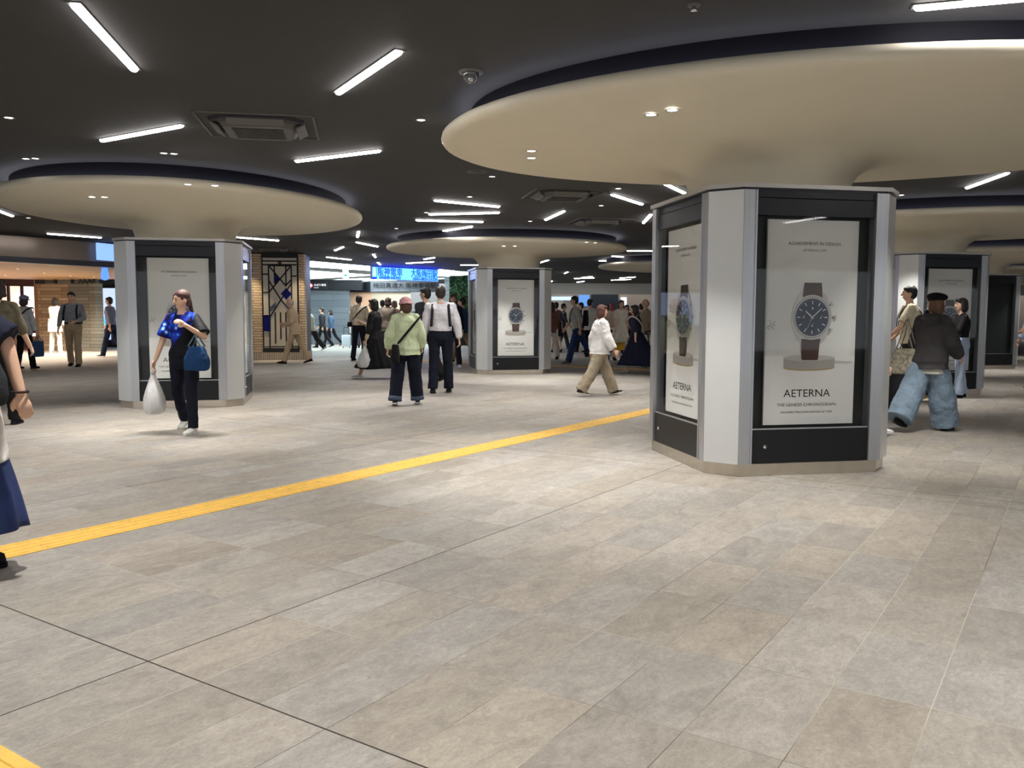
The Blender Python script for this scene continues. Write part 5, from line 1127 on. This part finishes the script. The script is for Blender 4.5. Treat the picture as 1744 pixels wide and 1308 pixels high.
crowd = [
 ('woman in a black short skirt with bare legs beside the centre pillar', (947, 600), 515, 95, 'f', dict(tops=[dict(c=srgb(90, 88, 92), sl=1.2, hem=.55)], skirt=dict(c=BLK, z1=.32, r=.22), hair=dict(c=BLK, st='bun'))),
 ('person in white trousers partly behind the centre pillar edge', (940, 612), 516, 100, 'f', dict(tops=[dict(c=srgb(120, 80, 70), sl=1.9)], pants=dict(c=srgb(214, 208, 196), hem=.08), hair=dict(c=srgb(70, 44, 36), st='long'))),
 ('person in a white shirt just right of the man in blue jeans', (1003, 608), 510, 60, 'm', dict(tops=[dict(c=srgb(196, 192, 190), sl=1.9)], pants=dict(c=BLK, hem=.08))),
 ('person in a beige top pushing the yellow bag trolley', (1042, 606), 517, 100, 'f', dict(tops=[dict(c=srgb(196, 176, 160), sl=1.0)], pants=dict(c=srgb(180, 172, 160), hem=.08), hair=dict(c=srgb(130, 60, 60), st='bob'))),
 ('woman in a white T-shirt and cream skirt left of the navy dress', (1056, 614), 512, -80, 'f', dict(tops=[dict(c=srgb(222, 214, 200), sl=.8, w=.025)], skirt=dict(c=srgb(220, 216, 200), z1=.3, r=.28), hair=dict(c=srgb(60, 40, 36), st='bob'))),
 ('bald man in a beige jacket beside the large pillar edge', (1100, 622), 510, 190, 'm', dict(tops=[dict(c=srgb(150, 136, 116), sl=1.9, w=.026)], pants=dict(c=srgb(100, 94, 84), hem=.08), hair=dict(c=srgb(160, 140, 130), st='bald'))),
 ('person in black behind the white bloused woman, carrying a long coat', (990, 600), 516, 180, 'f', dict(tops=[dict(c=BLK, sl=1.9, w=.03, hem=.4)], pants=dict(c=BLK, hem=.07))),
 ('distant person in grey right of the white bloused woman', (1033, 600), 519, 90, 'm', dict(tops=[dict(c=srgb(130, 120, 116), sl=1.9)], pants=dict(c=srgb(60, 60, 66), hem=.08))),
 ('distant person in maroon behind the trolley', (1066, 602), 520, -90, 'f', dict(tops=[dict(c=srgb(130, 64, 66), sl=1.9)], pants=dict(c=srgb(50, 46, 52), hem=.08), hair=dict(c=BLK, st='bob'))),
 ('distant person in charcoal at the left of the blue jeans man', (958, 596), 518, 0, 'm', dict(tops=[dict(c=srgb(66, 66, 72), sl=1.9)], pants=dict(c=srgb(70, 70, 78), hem=.08))),
 ('distant person in pale pink top near the far yellow strip', (1020, 598), 521, -100, 'f', dict(tops=[dict(c=srgb(212, 188, 178), sl=1.0)], pants=dict(c=srgb(90, 84, 84), hem=.08), hair=dict(c=srgb(80, 54, 46), st='long'))),
 ('distant person in olive at the right of the navy dress', (1091, 604), 517, 90, 'm', dict(tops=[dict(c=srgb(104, 100, 84), sl=1.9)], pants=dict(c=srgb(80, 76, 70), hem=.08))),
 ('person in a white top with dark hair at the mint notice behind the pink hat', (652, 601), 513, 90, 'm', dict(tops=[dict(c=srgb(200, 206, 206), sl=1.0)], pants=dict(c=srgb(60, 60, 70), hem=.08))),
 ('person in grey beige right behind the black cardigan', (661, 612), 508, 80, 'f', dict(tops=[dict(c=srgb(150, 140, 128), sl=1.9, w=.03)], pants=dict(c=srgb(90, 84, 80), hem=.08), hair=dict(c=srgb(80, 62, 54), st='bob'))),
 ('person in a light blue top between the pink hat and the white shirt', (712, 606), 518, 95, 'm', dict(tops=[dict(c=srgb(156, 176, 198), sl=1.0)], pants=dict(c=srgb(70, 74, 90), hem=.08), hair=dict(c=srgb(110, 100, 110)))),
 ('person in pinkish beige farther behind the pink hat', (672, 602), 514, 85, 'f', dict(tops=[dict(c=srgb(196, 160, 150), sl=1.9)], pants=dict(c=srgb(70, 64, 66), hem=.08), hair=dict(c=srgb(120, 90, 84), st='bob'))),
 ('distant shopper in black and white checks by the garments', (606, 592), 520, 100, 'f', dict(tops=[dict(c=srgb(110, 112, 120), sl=1.9)], pants=dict(c=srgb(60, 62, 70), hem=.08), hair=dict(c=BLK, st='bob'))),
]
for l, at, top, hd, sx_, kw in crowd:
    person(l, at, top, hd, sx_, legs=((8+(at[0]*7) % 12, 4), (-8-(at[0]*5) % 10, 10)), feetpitch=(0, 8), vox=.016, face=abs(hd) > 70 and hd < 0, group=None, **kw)
# trolley with a yellow and white bag
b = G(1047, 613); o = empty('shopping_trolley', b, 0, 'small wheeled trolley carrying a yellow and white bag right of the white blouse', 'trolley')
mb = MB(); mb.box((-.2, -.02, .12), (.2, .02, .15)); [mb.tube([(x, 0, .1), (x, 0, .95)], .012, n=6) for x in (-.17, .17)]; mb.tube([(-.17, 0, .95), (.17, 0, .95)], .014, n=6); mb.build('frame', m_lock, o)
for x in (-.18, .18): mb = MB(); mb.cap((x-.015, 0, .07), (x+.015, 0, .07), .07, .07, n=16, flat=True); mb.build('wheel', m_irn, o)
mb = MB(); mb.box((-.28, -.16, .30), (-.02, -.02, .80)); mb.box((-.02, -.16, .30), (.24, -.02, .84), 1); mb.box((-.2, -.165, .80), (.22, -.01, .90), 2); q = mb.build('bag', [cloth(srgb(222, 216, 206)), cloth(srgb(238, 200, 30)), cloth(srgb(60, 50, 30))], None, False, b); lab(q, 'yellow and white bag standing on the small trolley', 'bag')
